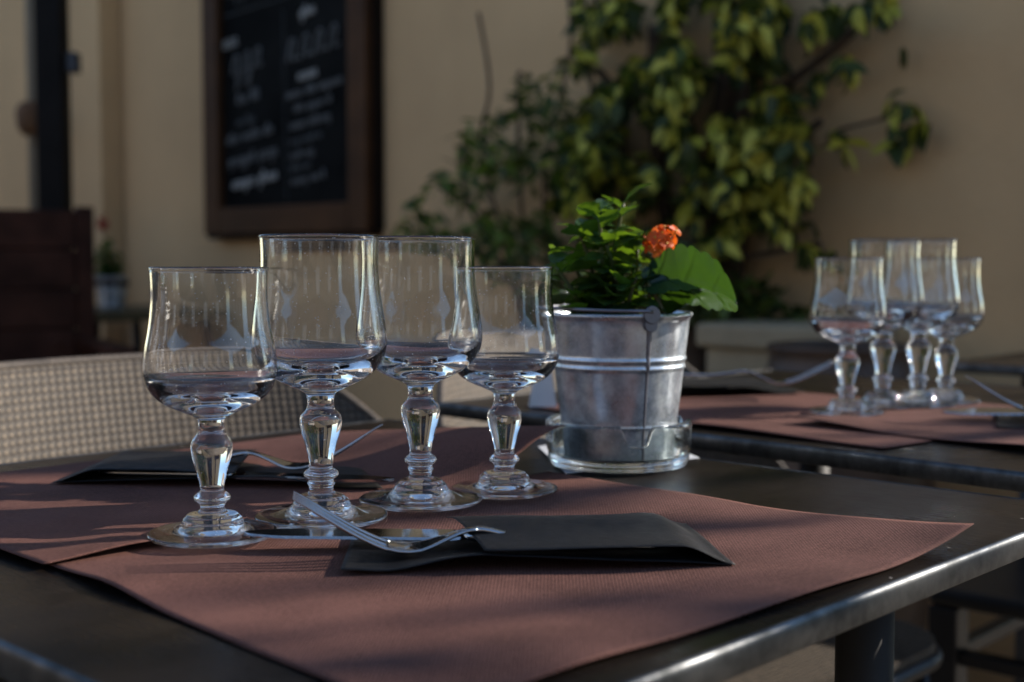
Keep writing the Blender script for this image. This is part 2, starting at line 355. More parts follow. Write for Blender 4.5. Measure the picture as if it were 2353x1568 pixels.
# invented house fronts around the yard, added for reflections in the glass
for nm, c, s, lab in (('backdrop', (-1.0, -6.5, 1.7), (16, 0.4, 3.4), 'invented brown facade across the yard behind the viewer'),
                      ('backdrop', (11.0, -4.6, 1.9), (0.4, 6.4, 3.8), 'invented brown facade across the street at right, out of frame'),
                      ('backdrop', (11.0, 3.4, 1.6), (0.4, 5.6, 3.2), 'invented lower house at right, added out of frame for reflections'),
                      ('backdrop', (-7.5, 0.5, 1.35), (0.4, 13.5, 2.7), 'invented brown facade closing the yard on the left')):
    e = empty(nm, (c[0], c[1], 0)); tag(e, lab, 'building')
    boxo('wall', (0, 0, c[2]), s, M['backdropbrown'], e, 0.01)
    for k in range(4):  # white panels added to streak the reflections in the glasses
        a = (k - 1.5) * 3.0
        if s[0] > s[1]: boxo('white_panel', (a, 0.21, 1.9), (0.9, 0.06, 1.3), M['whitepaper'], e, 0.01)
        else: boxo('white_panel', (0.21 if c[0] < 0 else -0.21, a * s[1] / 14, 1.9), (0.06, 0.7, 1.1), M['whitepaper'], e, 0.01)

# ------------------------------------------------------------------ cafe tables
def rect_path(w, h, r, n=5):
    pts = []
    for cx_, cy_, a0 in ((w / 2 - r, h / 2 - r, 0), (-w / 2 + r, h / 2 - r, 90), (-w / 2 + r, -h / 2 + r, 180), (w / 2 - r, -h / 2 + r, 270)):
        for k in range(n + 1):
            a = R(a0 + 90 * k / n); pts.append((cx_ + r * math.cos(a), cy_ + r * math.sin(a), math.cos(a), math.sin(a)))
    return pts
def make_table(w, h, name='cafe_table', top=TZ):
    e = empty(name)
    # laminate slab
    pts = rect_path(w - 0.006, h - 0.006, 0.005)
    vs = [(x, y, 0) for x, y, _, _ in pts] + [(x, y, -0.0125) for x, y, _, _ in pts]; N = len(pts)
    fs = [tuple(range(N)), tuple(reversed(range(N, 2 * N)))] + [(i, i + N, (i + 1) % N + N, (i + 1) % N) for i in range(N)]
    mesh_obj('tabletop', vs, fs, M['laminate'], e)
    # steel edging with a rounded top
    prof = [(0.0036, -0.0004), (0.0034, 0.0004), (0.0028, 0.0006), (0.0020, 0.0004), (0.0011, -0.0003), (0.0004, -0.0014), (0, -0.0030), (0, -0.0125), (0.0006, -0.0134), (0.0032, -0.0136)]
    pts = rect_path(w, h, 0.008, 6); N = len(pts); vs = []; fs = []
    for d, z in prof:
        for x, y, nx, ny in pts: vs.append((x - nx * d, y - ny * d, z))
    for i in range(len(prof) - 1):
        for k in range(N): fs.append((i * N + k, (i + 1) * N + k, (i + 1) * N + (k + 1) % N, i * N + (k + 1) % N))
    mesh_obj('edge_trim', vs, fs, M['trim'], e, True)
    # apron rails under the top and four legs
    for sx, sy in ((0, 1), (0, -1)):
        if sx: boxo('rail', (sx * (w / 2 - 0.075), 0, -0.0285), (0.02, h - 0.19, 0.028), M['blackmetal'], e, 0.002)
        else: boxo('rail', (0, sy * (h / 2 - 0.115), -0.0285), (w - 0.19, 0.02, 0.028), M['blackmetal'], e, 0.002)
    for sx in (-1, 1):
        for sy in (-1, 1):
            v, f = tube([(sx * (w / 2 - 0.075), sy * (h / 2 - 0.115), -0.0145), (sx * (w / 2 - 0.075), sy * (h / 2 - 0.115), -top)], 0.0185, 20)
            mesh_obj('leg', v, f, M['legmetal'], e, True)
    return e
rzT = math.atan2(DR.y, DR.x)
t1 = make_table(0.60, 0.665); t1.location = T(0.30, 0.3325); t1.rotation_euler.z = rzT
tag(t1, 'dark steel-edged cafe table in the foreground carrying the four large sharp glasses', 'table', 'steel edged cafe tables')
# second table: near-left corner and edge direction measured on its own
c2 = P2(1000, 925); e2 = (P2(2353, 1088) - c2); e2.z = 0; e2.normalize(); f2v = Vector((-e2.y, e2.x, 0))
t2 = copy_tree(t1); cen2 = c2 + e2 * 0.3325 * 1.0 + f2v * 0.30
cen2 = c2 + e2 * 0.5 + f2v * 0.30
t2b = make_table(0.60, 1.0, top=TZ2)
for ch in list(t2.children): bpy.data.objects.remove(ch)
bpy.data.objects.remove(t2)
t2 = t2b
t2.location = cen2; t2.rotation_euler.z = math.atan2(f2v.y, f2v.x)
tag(t2, 'dark steel-edged table behind the bucket carrying the blurred row of glasses', 'table', 'steel edged cafe tables')
t3 = copy_tree(t1); t3.location = T(1.95, 0.26); tag(t3, 'dark table beside the brown clay pot, close to the house wall', 'table', 'steel edged cafe tables')

# ------------------------------------------------------------------ paper mats
def sheet(name, c00, c10, c01, c11, zf, n=70, nt=50, thick=0.00035, material=None, wob=0.0006, seed=0):
    A, B, C, Dd = [Vector((p.x, p.y, 0)) for p in (c00, c10, c01, c11)]
    L1 = (B - A).length; L2 = (C - A).length
    vs, uvs, fs = [], [], []
    for j in range(nt + 1):
        for i in range(n + 1):
            s, t = i / n, j / nt
            p = A * (1 - s) * (1 - t) + B * s * (1 - t) + C * (1 - s) * t + Dd * s * t
            z = zf(s, t)
            w_ = wob * (noise.noise(Vector((p.x * 14, p.y * 14, seed))) + 0.5)
            vs.append((p.x, p.y, TZ + max(0.0003, z + w_ * 1.0))); uvs.append((s * L1, t * L2))
    for j in range(nt):
        for i in range(n):
            a = j * (n + 1) + i; fs.append((a, a + 1, a + n + 2, a + n + 1))
    o = mesh_obj(name, vs, fs, material or M['mat'], None, True, uvs)
    if thick:
        sm = o.modifiers.new('paper', 'SOLIDIFY'); sm.thickness = thick; sm.offset = -0.0
    return o
def zA(s, t):
    z = 0.0009
    z += 0.011 * max(0, (s - 0.72) / 0.28) ** 2 * max(0, 1 - t / 0.45) ** 1.5            # curling right tip
    z += 0.0018 * math.exp(-((s - 0.62) / 0.2) ** 2) * sstep(0.35, 0.0, t)
    z += 0.0018 * math.exp(-((s - 0.93) / 0.1) ** 2) * math.exp(-((t - 0.55) / 0.16) ** 2)
    z += 0.003 * math.exp(-((t - 0.72) / 0.12) ** 2) * sstep(0.25, 0.0, s)
    z += 0.0015 * math.exp(-((s - 0.2) / 0.1) ** 2) * sstep(0.3, 0, t)
    return z
A00, A10, A01, A11 = P(968, 1661), P(2238, 1209, TZ + 0.011), P(60, 1283), P(1263, 1088)
mA = sheet('placemat', A00, A10, A01, A11, zA, 90, 70, seed=1)
tag(mA, 'brown paper placemat with an upturned right tip, nearest on the front table', 'placemat', 'brown paper placemats')
def zB(s, t):
    z = 0.0026
    z += 0.034 * sstep(0.70, 1.0, s) ** 1.25 * (1 - t) ** 0.9
    z += 0.0035 * math.exp(-((s - 0.13) / 0.09) ** 2) * sstep(0.25, 0.0, t)
    z += 0.003 * sstep(0.12, 0.0, s) * math.exp(-((t - 0.35) / 0.2) ** 2)
    z -= 0.0012 * sstep(0.12, 0.3, s) * sstep(0.7, 0.5, s)
    return z
B00, B10 = P(100, 1300, TZ + 0.003), P(1300, 980, TZ + 0.036)
dB = (B10 - B00); dB.z = 0; dBn = dB.normalized(); pB = Vector((-dBn.y, dBn.x, 0))
mB = sheet('placemat', B00, B10, B00 + pB * 0.30, B10 + pB * 0.30, zB, 90, 70, seed=2)
tag(mB, 'brown paper placemat with one corner lifted beside the glass dish, under the far cutlery', 'placemat', 'brown paper placemats')
# mats of the second table
mC = sheet('placemat', c2 + e2 * 0.10 + f2v * 0.03, c2 + e2 * 0.50 + f2v * 0.028, c2 + e2 * 0.12 + f2v * 0.35, c2 + e2 * 0.52 + f2v * 0.34, lambda s, t: 0.001 + 0.003 * math.exp(-((s - .6) / .2) ** 2) * sstep(.3, 0, t), 40, 30, seed=3)
mC.location.z = 0.008; tag(mC, 'brown placemat partly hidden behind the bucket on the second table', 'placemat', 'brown paper placemats')
D00 = P2(1822, 970, 0.004); D00.z = TZ
D10 = P2(2410, 1046)
dd = (D10 - D00); dd.z = 0; dn = dd.normalized(); pn = Vector((-dn.y, dn.x, 0))
mD = sheet('placemat', D00, D00 + dn * 0.40, D00 + pn * 0.28, D00 + dn * 0.40 + pn * 0.28, lambda s, t: 0.0022 + 0.006 * sstep(.28, 0, s) * sstep(.4, 0, t) + 0.003 * math.exp(-((s - .55) / .12) ** 2) * sstep(.3, 0, t), 60, 40, seed=4)
mD.location.z = 0.008; tag(mD, 'brown placemat under the blurred row of glasses', 'placemat', 'brown paper placemats')
c3 = T(1.95, 0.26)
mE = sheet('placemat', c3 + DR * -0.22 + DL * -0.20, c3 + DR * 0.18 + DL * -0.22, c3 + DR * -0.22 + DL * 0.15, c3 + DR * 0.18 + DL * 0.13, lambda s, t: 0.001, 20, 20, seed=5)
tag(mE, 'brown placemat on the table by the house wall', 'placemat', 'brown paper placemats')

# ------------------------------------------------------------------ wine glasses
def small_profile():
    stemp = [(0.0146, 0.0112), (0.0128, 0.0128), (0.0085, 0.0138), (0.0068, 0.0152), (0.0064, 0.0168), (0.0076, 0.0186), (0.0096, 0.0206), (0.0099, 0.0222),
             (0.0086, 0.0238), (0.0066, 0.0254), (0.0064, 0.0280), (0.0070, 0.0310), (0.0084, 0.0365), (0.0102, 0.0430), (0.0111, 0.0480), (0.0111, 0.0512),
             (0.0102, 0.0543), (0.0080, 0.0572), (0.0071, 0.0600), (0.0069, 0.0628), (0.0071, 0.0650)]
    footp = [(0.0, 0.0035), (0.006, 0.0033), (0.014, 0.0018), (0.024, 0.0007), (0.0310, 0.0001), (0.0336, 0.0003), (0.0347, 0.0014), (0.0342, 0.0027), (0.0322, 0.0031),
             (0.026, 0.0034), (0.0205, 0.0041), (0.0176, 0.0056), (0.0166, 0.0076), (0.0159, 0.0097), (0.0146, 0.0112)]
    bowlp = [(0.0071, 0.0650), (0.0078, 0.0665), (0.0120, 0.0688), (0.0185, 0.0715), (0.0245, 0.0745), (0.0298, 0.0788), (0.0336, 0.0845), (0.0354, 0.0910), (0.0355, 0.0975),
             (0.0346, 0.1050), (0.0331, 0.1130), (0.0319, 0.1210), (0.0311, 0.1300), (0.0309, 0.1390), (0.0312, 0.1470), (0.0316, 0.1492), (0.0312, 0.1503), (0.0305, 0.1497),
             (0.0301, 0.1470), (0.0299, 0.1390), (0.0301, 0.1300), (0.0309, 0.1210), (0.0321, 0.1130), (0.0336, 0.1050), (0.0344, 0.0975), (0.0342, 0.0912),
             (0.0318, 0.0868), (0.0284, 0.0826), (0.0230, 0.0793), (0.0160, 0.0772), (0.0085, 0.0762), (0.0, 0.0760)]
    return footp, stemp, bowlp
def large_profile():
    f, s, b = small_profile()
    s = [(0.0142, 0.0125), (0.0122, 0.0142), (0.0082, 0.0156), (0.0071, 0.0172), (0.0070, 0.0192), (0.0078, 0.0206), (0.0080, 0.0216), (0.0072, 0.0228), (0.0078, 0.0240), (0.0097, 0.0256),
         (0.0101, 0.0272), (0.0090, 0.0288), (0.0070, 0.0304), (0.0068, 0.0330), (0.0074, 0.0375), (0.0090, 0.0440), (0.0108, 0.0505), (0.0120, 0.0560), (0.0121, 0.0592),
         (0.0111, 0.0625), (0.0086, 0.0652), (0.0077, 0.0680), (0.0077, 0.0712), (0.0082, 0.0735)]
    f = [(0.0, 0.0045), (0.006, 0.0042), (0.014, 0.0022), (0.026, 0.0008), (0.0345, 0.0001), (0.0371, 0.0003), (0.0383, 0.0015), (0.0377, 0.0028), (0.0355, 0.0034),
         (0.029, 0.0042), (0.0222, 0.0054), (0.0184, 0.0068), (0.0170, 0.0088), (0.0160, 0.0108), (0.0142, 0.0125)]
    b = [(0.0082, 0.0735), (0.0092, 0.0752), (0.0140, 0.0778), (0.0205, 0.0808), (0.0275, 0.0848), (0.0330, 0.0900), (0.0367, 0.0965), (0.0384, 0.1030), (0.0383, 0.1100),
         (0.0372, 0.1190), (0.0358, 0.1280), (0.0346, 0.1370), (0.0339, 0.1460), (0.0337, 0.1560), (0.0341, 0.1650), (0.0345, 0.1672), (0.0339, 0.1684), (0.0329, 0.1676),
         (0.0324, 0.1650), (0.0321, 0.1560), (0.0323, 0.1460), (0.0330, 0.1370), (0.0342, 0.1280), (0.0356, 0.1190), (0.0367, 0.1100), (0.0366, 0.1035),
         (0.0344, 0.0978), (0.0300, 0.0930), (0.0238, 0.0893), (0.0165, 0.0868), (0.0085, 0.0857), (0.0, 0.0855)]
    return f, s, b
def make_glass(prof):
    e = empty('wine_glass')
    f, s, b = prof
    allp = catmull(f + s[1:] + b[1:], 5)
    i1 = (len(f) - 1) * 5; i2 = i1 + (len(s) - 1) * 5
    allp = [(max(0.0, r), z) for r, z in allp]
    for nm, pr in (('foot', allp[:i1 + 1]), ('stem', allp[i1:i2 + 1]), ('bowl', allp[i2:])):
        v, fc = lathe(pr, 112); mesh_obj(nm, v, fc, M['glass'], e, True)
    return e
gS = make_glass(small_profile()); gL = make_glass(large_profile())
GZ = TZ + 0.0042
spots = [('S', 489, 1231, 'small wine glass nearest the viewer, leftmost of the sharp row'),
         ('L', 739, 1191, 'tall wine glass standing behind the raised fork tines, second from the left'),
         ('L', 967, 1152, 'tall wine glass third in the sharp front row, above the black pouch'),
         ('S', 1159, 1128, 'small wine glass just left of the metal bucket, last of the front row'),
         ('s', 1945, 948, 'small blurred wine glass at the left end of the back table row'),
         ('l', 2027, 931, 'tall blurred wine glass, second from the left in the back table row'),
         ('l', 2108, 929, 'tall blurred wine glass, third from the left in the back table row'),
         ('s', 2172, 922, 'small blurred wine glass at the right end of the back table row')]
first = {'S': gS, 'L': gL}
for k, px, py, lab in spots:
    K = k.upper(); o = first.pop(K, None) or copy_tree(gS if K == 'S' else gL)
    p = P(px, py, GZ) if k.isupper() else P2(px, py, 0.0034); o.location = (p.x, p.y, GZ if k.isupper() else TZ2 + 0.0034)
    o.rotation_euler = (0, 0, random.uniform(0, 6)); o.scale = (1, 1, 0.970 if K == 'S' else 0.974)
    tag(o, lab, 'wine glass', 'wine glasses in the front row' if k.isupper() else 'wine glasses on the back table')

# ------------------------------------------------------------------ cutlery
def curve_strip(fn, n, half, thick, cross=6):
    """fn(s)->(x, zc); half(s) half width; lens shaped cross section"""
    vs, fs = [], []; K = 2 * cross
    for i in range(n + 1):
        s = i / n; x, zc = fn(s); hw = half(s); th = thick(s) if callable(thick) else thick
        for k in range(K):
            a = 2 * math.pi * k / K
            ca, sa = math.cos(a), math.sin(a)
            e_ = 0.55
            vs.append((x, hw * math.copysign(abs(ca) ** e_, ca), zc + th / 2 * math.copysign(abs(sa) ** e_, sa)))
    for i in range(n):
        for k in range(K):
            k2 = (k + 1) % K; fs.append((i * K + k, (i + 1) * K + k, (i + 1) * K + k2, i * K + k2))
    fs.append(tuple(range(K))); fs.append(tuple(reversed(range(n * K, (n + 1) * K))))
    return vs, fs
def interp(tab, x):
    for (x0, y0), (x1, y1) in zip(tab, tab[1:]):
        if x <= x1:
            t = (x - x0) / (x1 - x0); t = max(0, min(1, t)); return y0 + (y1 - y0) * t
    return tab[-1][1]
def smooth_interp(tab, x, h=0.006):
    return (interp(tab, x - h) + 2 * interp(tab, x) + interp(tab, x + h)) / 4
def make_fork():
    # local x: 0 at tine tips, growing to the handle end at 0.190 ; z profile of the centre line
    e = empty('fork')
    zt = [(-0.01, 0.0385), (0.0, 0.0350), (0.016, 0.0240), (0.032, 0.0136), (0.046, 0.0065), (0.056, 0.0045), (0.064, 0.0055), (0.076, 0.0108), (0.088, 0.0150), (0.096, 0.0150), (0.108, 0.0115), (0.13, 0.0070), (0.16, 0.0050), (0.19, 0.0045), (0.2, 0.0045)]
    Z = lambda x: smooth_interp(zt, x, 0.005)
    hd = lambda s: smooth_interp([(0.04, 0.0125), (0.058, 0.0122), (0.072, 0.0080), (0.085, 0.0038), (0.095, 0.0032), (0.12, 0.0045), (0.16, 0.0078), (0.182, 0.0092), (0.188, 0.008), (0.190, 0.003)], s, 0.003)
    v, f = curve_strip(lambda s: (0.046 + s * 0.046, Z(0.046 + s * 0.046)), 26, lambda s: hd(0.046 + s * 0.046), 0.0022)
    # dish the head slightly
    v = [(x, y, z + 12.0 * y * y * sstep(0.085, 0.055, x)) for x, y, z in v]
    mesh_obj('head', v, f, M['silver'], e, True)
    v, f = curve_strip(lambda s: (0.092 + s * 0.098, Z(0.092 + s * 0.098)), 30, lambda s: hd(0.092 + s * 0.098), 0.0030)
    mesh_obj('handle', v, f, M['silver'], e, True)
    for k in range(4):
        y0 = (k - 1.5) * 0.0064
        v, f = curve_strip(lambda s: (0.0 + s * 0.048, Z(s * 0.048)), 22, lambda s: 0.0005 + 0.0008 * min(1, s * 5) + 0.0006 * s, lambda s: 0.0009 + 0.0013 * min(1, s * 4), 5)
        v = [(x, y + y0 * (0.94 + 0.06 * x / 0.048), z + 12.0 * y0 * y0 * sstep(0, 0.05, x)) for x, y, z in v]
        mesh_obj('tine', v, f, M['silver'], e, True)
    return e
def make_knife():
    e = empty('knife')
    # x: 0 at blade tip to 0.215
    n = 40; vs, fs = [], []
    for i in range(n + 1):
        x = 0.118 * i / n; s = i / n
        back = 0.0088 * math.sqrt(min(1, s * 3.2 + 0.0001)) if s < 0.31 else 0.0088
        edge = 0.0095 * (min(1, s * 5.5 + 0.0001) ** 0.5)
        if s > 0.93: edge = 0.0095 - (s - 0.93) / 0.07 * 0.004; back = 0.0088 - (s - 0.93) / 0.07 * 0.004
        ser = 0.0005 * (i % 2) if 0.05 < s < 0.8 else 0
        th = 0.0009
        vs += [(x, back, th), (x, -edge * 0.72, th), (x, -edge + ser, 0.0), (x, -edge * 0.72, -th), (x, back, -th)]
    for i in range(n):
        for k in range(5):
            k2 = (k + 1) % 5; a = i * 5; fs.append((a + k, a + k2, a + 5 + k2, a + 5 + k))
    fs.append((0, 4, 3, 2, 1)); fs.append(tuple(n * 5 + k for k in range(5)))
    mesh_obj('blade', vs, fs, M['silver'], e, False)
    hw = lambda s: smooth_interp([(0, 0.0045), (0.05, 0.0065), (0.2, 0.0062), (0.8, 0.0088), (0.97, 0.0088), (1.0, 0.005)], s, 0.02)
    v, f = curve_strip(lambda s: (0.116 + s * 0.10, 0.0005), 30, hw, lambda s: 0.0035 + 0.003 * sstep(0, 0.1, s) , 7)
    mesh_obj('handle', v, f, M['silver'], e, True)
    return e
def frame_to(o, tip, handle_end_dir, roll=0, pitch=0):
    d = Vector((handle_end_dir.x, handle_end_dir.y, 0)).normalized()
    o.location = tip; o.rotation_euler = (roll, pitch, math.atan2(d.y, d.x))
fk = make_fork(); kn = make_knife()
ftip = D(674, 1143, 0.640); fbase = P(1083, 1226, TZ + 0.0172)
fz = TZ + 0.0035
frame_to(fk, Vector((ftip.x, ftip.y, fz - 0.002)), Vector((1, 0.135, 0)))
tag(fk, 'silver fork with raised tines laid over the near black pouch', 'fork', 'forks')
ktip = P(561, 1226, TZ + 0.010)
frame_to(kn, Vector((ktip.x, ktip.y, TZ + 0.0100)), Vector((1, 0.0, 0)), roll=R(4), pitch=R(0.6))
tag(kn, 'silver knife with serrated dark-reflecting blade sticking out of the near black pouch', 'knife', 'table knives')
fk2 = copy_tree(fk); t2p = P(873, 1000, TZ + 0.035)
frame_to(fk2, Vector((t2p.x, t2p.y, TZ + 0.0065)), Vector((-1, 0.10, 0)))
tag(fk2, 'silver fork pointing right out of the far black pouch behind the glasses', 'fork', 'forks')
kn2 = copy_tree(kn); k2p = P(905, 1108, TZ + 0.008)
frame_to(kn2, Vector((k2p.x, k2p.y, TZ + 0.0096)), Vector((-1, 0.26, 0)), roll=R(-3), pitch=R(0.8))
tag(kn2, 'silver knife pointing right out of the far black pouch, seen behind the tall glasses', 'knife', 'table knives')
fk3 = copy_tree(fk); q = D(1908, 843, 1.36); frame_to(fk3, Vector((q.x, q.y, TZ2 + 0.006)), Vector((-1, -0.05, 0)), pitch=R(-6))
tag(fk3, 'blurred fork left of the back row of glasses, tines towards them', 'fork', 'forks')
fk4 = copy_tree(fk); q = D(2222, 893, 1.15); frame_to(fk4, Vector((q.x, q.y, TZ2 + 0.008)), Vector((1, -0.2, 0)))
tag(fk4, 'blurred fork at the right picture edge beside the back row of glasses', 'fork', 'forks')
kn3 = copy_tree(kn); q = P2(2165, 941, 0.012); frame_to(kn3, Vector((q.x, q.y, TZ2 + 0.010)), Vector((1, -0.04, 0)), roll=R(12))
tag(kn3, 'blurred knife beside the fork at the right picture edge', 'knife', 'table knives')

# black paper cutlery pouches: a folded sheet, open at one end, its upper layer set back
def make_pouch(c_nl, c_nr, c_fl, c_fr, cut_near, cut_far, up_z, lo_z, seed):
    """corners near/far left/right (left = open end); cut_* = where the upper layer starts (0..1)"""
    e = empty('cutlery_pouch', (0, 0, 0))
    cor = [Vector((c.x, c.y, 0)) for c in (c_nl, c_nr, c_fl, c_fr)]
    org = (cor[0] + cor[1] + cor[2] + cor[3]) / 4; e.location = (org.x, org.y, TZ)
    def layer(name, s0n, s0f, zf, n=70, nt=30):
        vs, fs = [], []
        for j in range(nt + 1):
            t = j / nt; s0 = s0n * (1 - t) + s0f * t
            for i in range(n + 1):
                s = s0 + (1 - s0) * i / n
                p = cor[0] * (1 - s) * (1 - t) + cor[1] * s * (1 - t) + cor[2] * (1 - s) * t + cor[3] * s * t
                vs.append((p.x - org.x, p.y - org.y, zf(s, t) + 0.0006 * noise.noise(Vector((p.x * 30, p.y * 30, seed)))))
        for j in range(nt):
            for i in range(n):
                a = j * (n + 1) + i; fs.append((a, a + 1, a + n + 2, a + n + 1))
        o = mesh_obj(name, vs, fs, M['pouch'], e, True)
        sm = o.modifiers.new('paper', 'SOLIDIFY'); sm.thickness = 0.0004; sm.offset = 0
        return o
    layer('lower_layer', 0, 0, lo_z); layer('upper_layer', cut_near, cut_far, up_z)
    return e
def lo(s, t):
    lift = 0.0072 * sstep(0.08, 0.36, s) * (1 - max(0, (s - 0.36) / 0.64)) ** 0.9
    return 0.0030 + lift * sstep(0.40, 0.0, t) + 0.0012 * sstep(0.15, 0, s)
def up(s, t):
    k = sstep(1.0, 0.86, s)
    top = 0.0114 + 0.0038 * max(0.0, math.sin(math.pi * min(1, max(0, t * 0.9 + 0.05)))) ** 0.6 - 0.0022 * sstep(0.75, 1.0, t)
    return max(lo(s, t) + 0.0006, (lo(s, t) + 0.0006) * (1 - k) + top * k) + 0.0004 * math.sin(s * 11 + t * 4)
pc = make_pouch(P(782, 1315, TZ + .003), P(1690, 1299, TZ + .003), P(815, 1222, TZ + .004), P(1577, 1199, TZ + .005), 0.36, 0.27, up, lo, 3)
tag(pc, 'black paper cutlery pouch lying nearest, open end left under the fork', 'cutlery pouch', 'black cutlery pouches')
pc2 = make_pouch(P(880, 1126, TZ + .003), P(121, 1106, TZ + .004), P(800, 1052, TZ + .004), P(232, 1062, TZ + .004), 0.44, 0.37, up, lo, 8)
tag(pc2, 'black paper cutlery pouch on the far side of the front table, open end right', 'cutlery pouch', 'black cutlery pouches')
pc3 = make_pouch(P2(1850, 903, .003), P2(1440, 912, .004), P2(1770, 882, .004), P2(1440, 888, .004), 0.2, 0.2, up, lo, 11); pc3.location.z += 0.008
tag(pc3, 'blurred black cutlery pouch on the back table, just right of the bucket rim', 'cutlery pouch', 'black cutlery pouches')
pc4 = make_pouch(P2(2290, 985, .003), P2(2760, 985, .004), P2(2290, 945, .004), P2(2740, 945, .004), 0.2, 0.2, up, lo, 13); pc4.location.z += 0.008
tag(pc4, 'blurred black cutlery pouch at the right picture edge on the back table', 'cutlery pouch', 'black cutlery pouches')

# ------------------------------------------------------------------ napkin, glass dish, bucket and plant
BX = P(1421, 1052, TZ + 0.006)
BC = Vector((BX.x, BX.y, TZ))
nk = [P(1606, 1057), P(1400, 1004), P(1240, 1040), P(1305, 1092)]
nk = [P(1608, 1057), P(1468, 1000), P(1236, 1030), P(1300, 1093)]
nv = []
for zz in (0.0012, 0.0016):
    nv += [(p.x - BC.x, p.y - BC.y, zz) for p in nk]
nap = mesh_obj('paper_napkin', nv, [(3, 2, 1, 0), (4, 5, 6, 7), (0, 1, 5, 4), (1, 2, 6, 5), (2, 3, 7, 6), (3, 0, 4, 7)], M['whitepaper'])
nap.location = BC; tag(nap, 'white paper napkin under the glass dish of the flower bucket', 'napkin')
# dish: round heavy glass with four notches in the rim
def make_dish():
    prof = [(0, 0.0004), (0.046, 0.0004), (0.0505, 0.0012), (0.0525, 0.004), (0.0530, 0.0075), (0.0528, 0.0095), (0.0538, 0.012), (0.0545, 0.020), (0.0548, 0.029), (0.0545, 0.0325), (0.0530, 0.0338),
            (0.0510, 0.0338), (0.0494, 0.0322), (0.0488, 0.028), (0.0482, 0.016), (0.0474, 0.0095), (0.045, 0.0072), (0.040, 0.0066), (0, 0.0064)]
    prof = catmull(prof, 3); prof = [(max(0, r), z) for r, z in prof]
    v, f = lathe(prof, 120); out = []
    for x, y, z in v:
        a = math.atan2(y, x)
        d = min(abs((a - R(w) + math.pi) % (2 * math.pi) - math.pi) for w in (-8, 82, 172, 262)); d = d * 0.052
        lim = 0.0338 - 0.0145 * sstep(0.0115, 0.006, d)
        if z > 0.012: z = 0.012 + (z - 0.012) * (lim - 0.012) / (0.0338 - 0.012)
        out.append((x, y, z))
    return out, f
v, f = make_dish()
dish = mesh_obj('glass_dish', v, f, M['dishglass'], None, True); dish.location = (BC.x, BC.y, TZ + 0.0018); dish.rotation_euler = (0, 0, R(18))
tag(dish, 'heavy round greenish glass dish with notched rim holding the bucket', 'dish')
def make_bucket():
    e = empty('bucket')
    H = 0.106; r0, r1 = 0.0405, 0.0528
    def rr(z): return r0 + (r1 - r0) * z / H
    prof = [(0, 0.0006), (r0 - 0.003, 0.0006), (r0 - 0.0012, -0.0), (r0, 0.0008), (rr(0.003), 0.003)]
    z = 0.005
    while z < H - 0.003:
        b = 0
        for zc, w_, h_ in ((0.0730, 0.0017, 0.0011), (0.0672, 0.0017, 0.0011), (0.0245, 0.0010, 0.0006)):
            b += h_ * math.exp(-((z - zc) / w_) ** 2)
        prof.append((rr(z) + b, z)); z += 0.0007 if (0.06 < z < 0.08 or 0.02 < z < 0.029) else 0.004
    prof += [(rr(H) + 0.0002, H - 0.0025), (rr(H) + 0.0012, H - 0.0018), (rr(H) + 0.0018, H - 0.0004), (rr(H) + 0.0012, H + 0.0010), (rr(H) + 0.0001, H + 0.0013), (rr(H) - 0.0008, H + 0.0006),
             (rr(H) - 0.0008, H - 0.004), (rr(0.01) - 0.0008, 0.01), (rr(0.003) - 0.001, 0.0018), (0, 0.0018)]
    v, f = lathe(prof, 120); mesh_obj('body', v, f, M['galv'], e, True)
    # soldered side seam
    v, f = tube([(rr(zz) + 0.0002 + (0.0011 if 0.065 < zz < 0.075 else 0), 0, zz) for zz in [0.002 + 0.0035 * i for i in range(30)]], 0.0003, 8)
    v = [(x, y * (3.5 + 9 * max(0, z / 0.1 - 0.55)), z) for x, y, z in v]
    sm = mesh_obj('seam', v, f, M['zincdark'], e, True)
    for sg in (1, -1):
        bm = bmesh.new()
        bmesh.ops.create_cone(bm, cap_ends=True, segments=28, radius1=0.0066, radius2=0.0062, depth=0.0014, matrix=Matrix.Translation((sg * (r1 + 0.0030), 0, H + 0.0008)) @ Matrix.Rotation(math.pi / 2, 4, 'Y'))
        bmesh.ops.create_cone(bm, cap_ends=True, segments=28, radius1=0.0052, radius2=0.0050, depth=0.0012, matrix=Matrix.Translation((sg * (r1 + 0.0018), 0, H - 0.0065)) @ Matrix.Rotation(math.pi / 2, 4, 'Y'))
        bm_obj('ear', bm, M['zincdark'], e, bevel=0.0003)
    pts = []
    for k in range(41):
        a = math.pi * k / 40
        r_ = r1 + 0.004
        pts.append((r_ * math.cos(a), -r_ * math.sin(a) * 1.0, H + 0.0022 + 0.0028 * math.sin(a) + 0.001 * math.cos(a) ** 8))
    v, f = tube(pts, 0.0013, 10); h = mesh_obj('handle', v, f, M['zincdark'], e, True)
    return e
bk = make_bucket(); bk.location = (BC.x, BC.y, TZ + 0.0086); bk.rotation_euler = (R(0), 0, R(-70))
tag(bk, 'small galvanised metal bucket with two ribs standing in the glass dish', 'bucket', 'galvanised flower buckets')

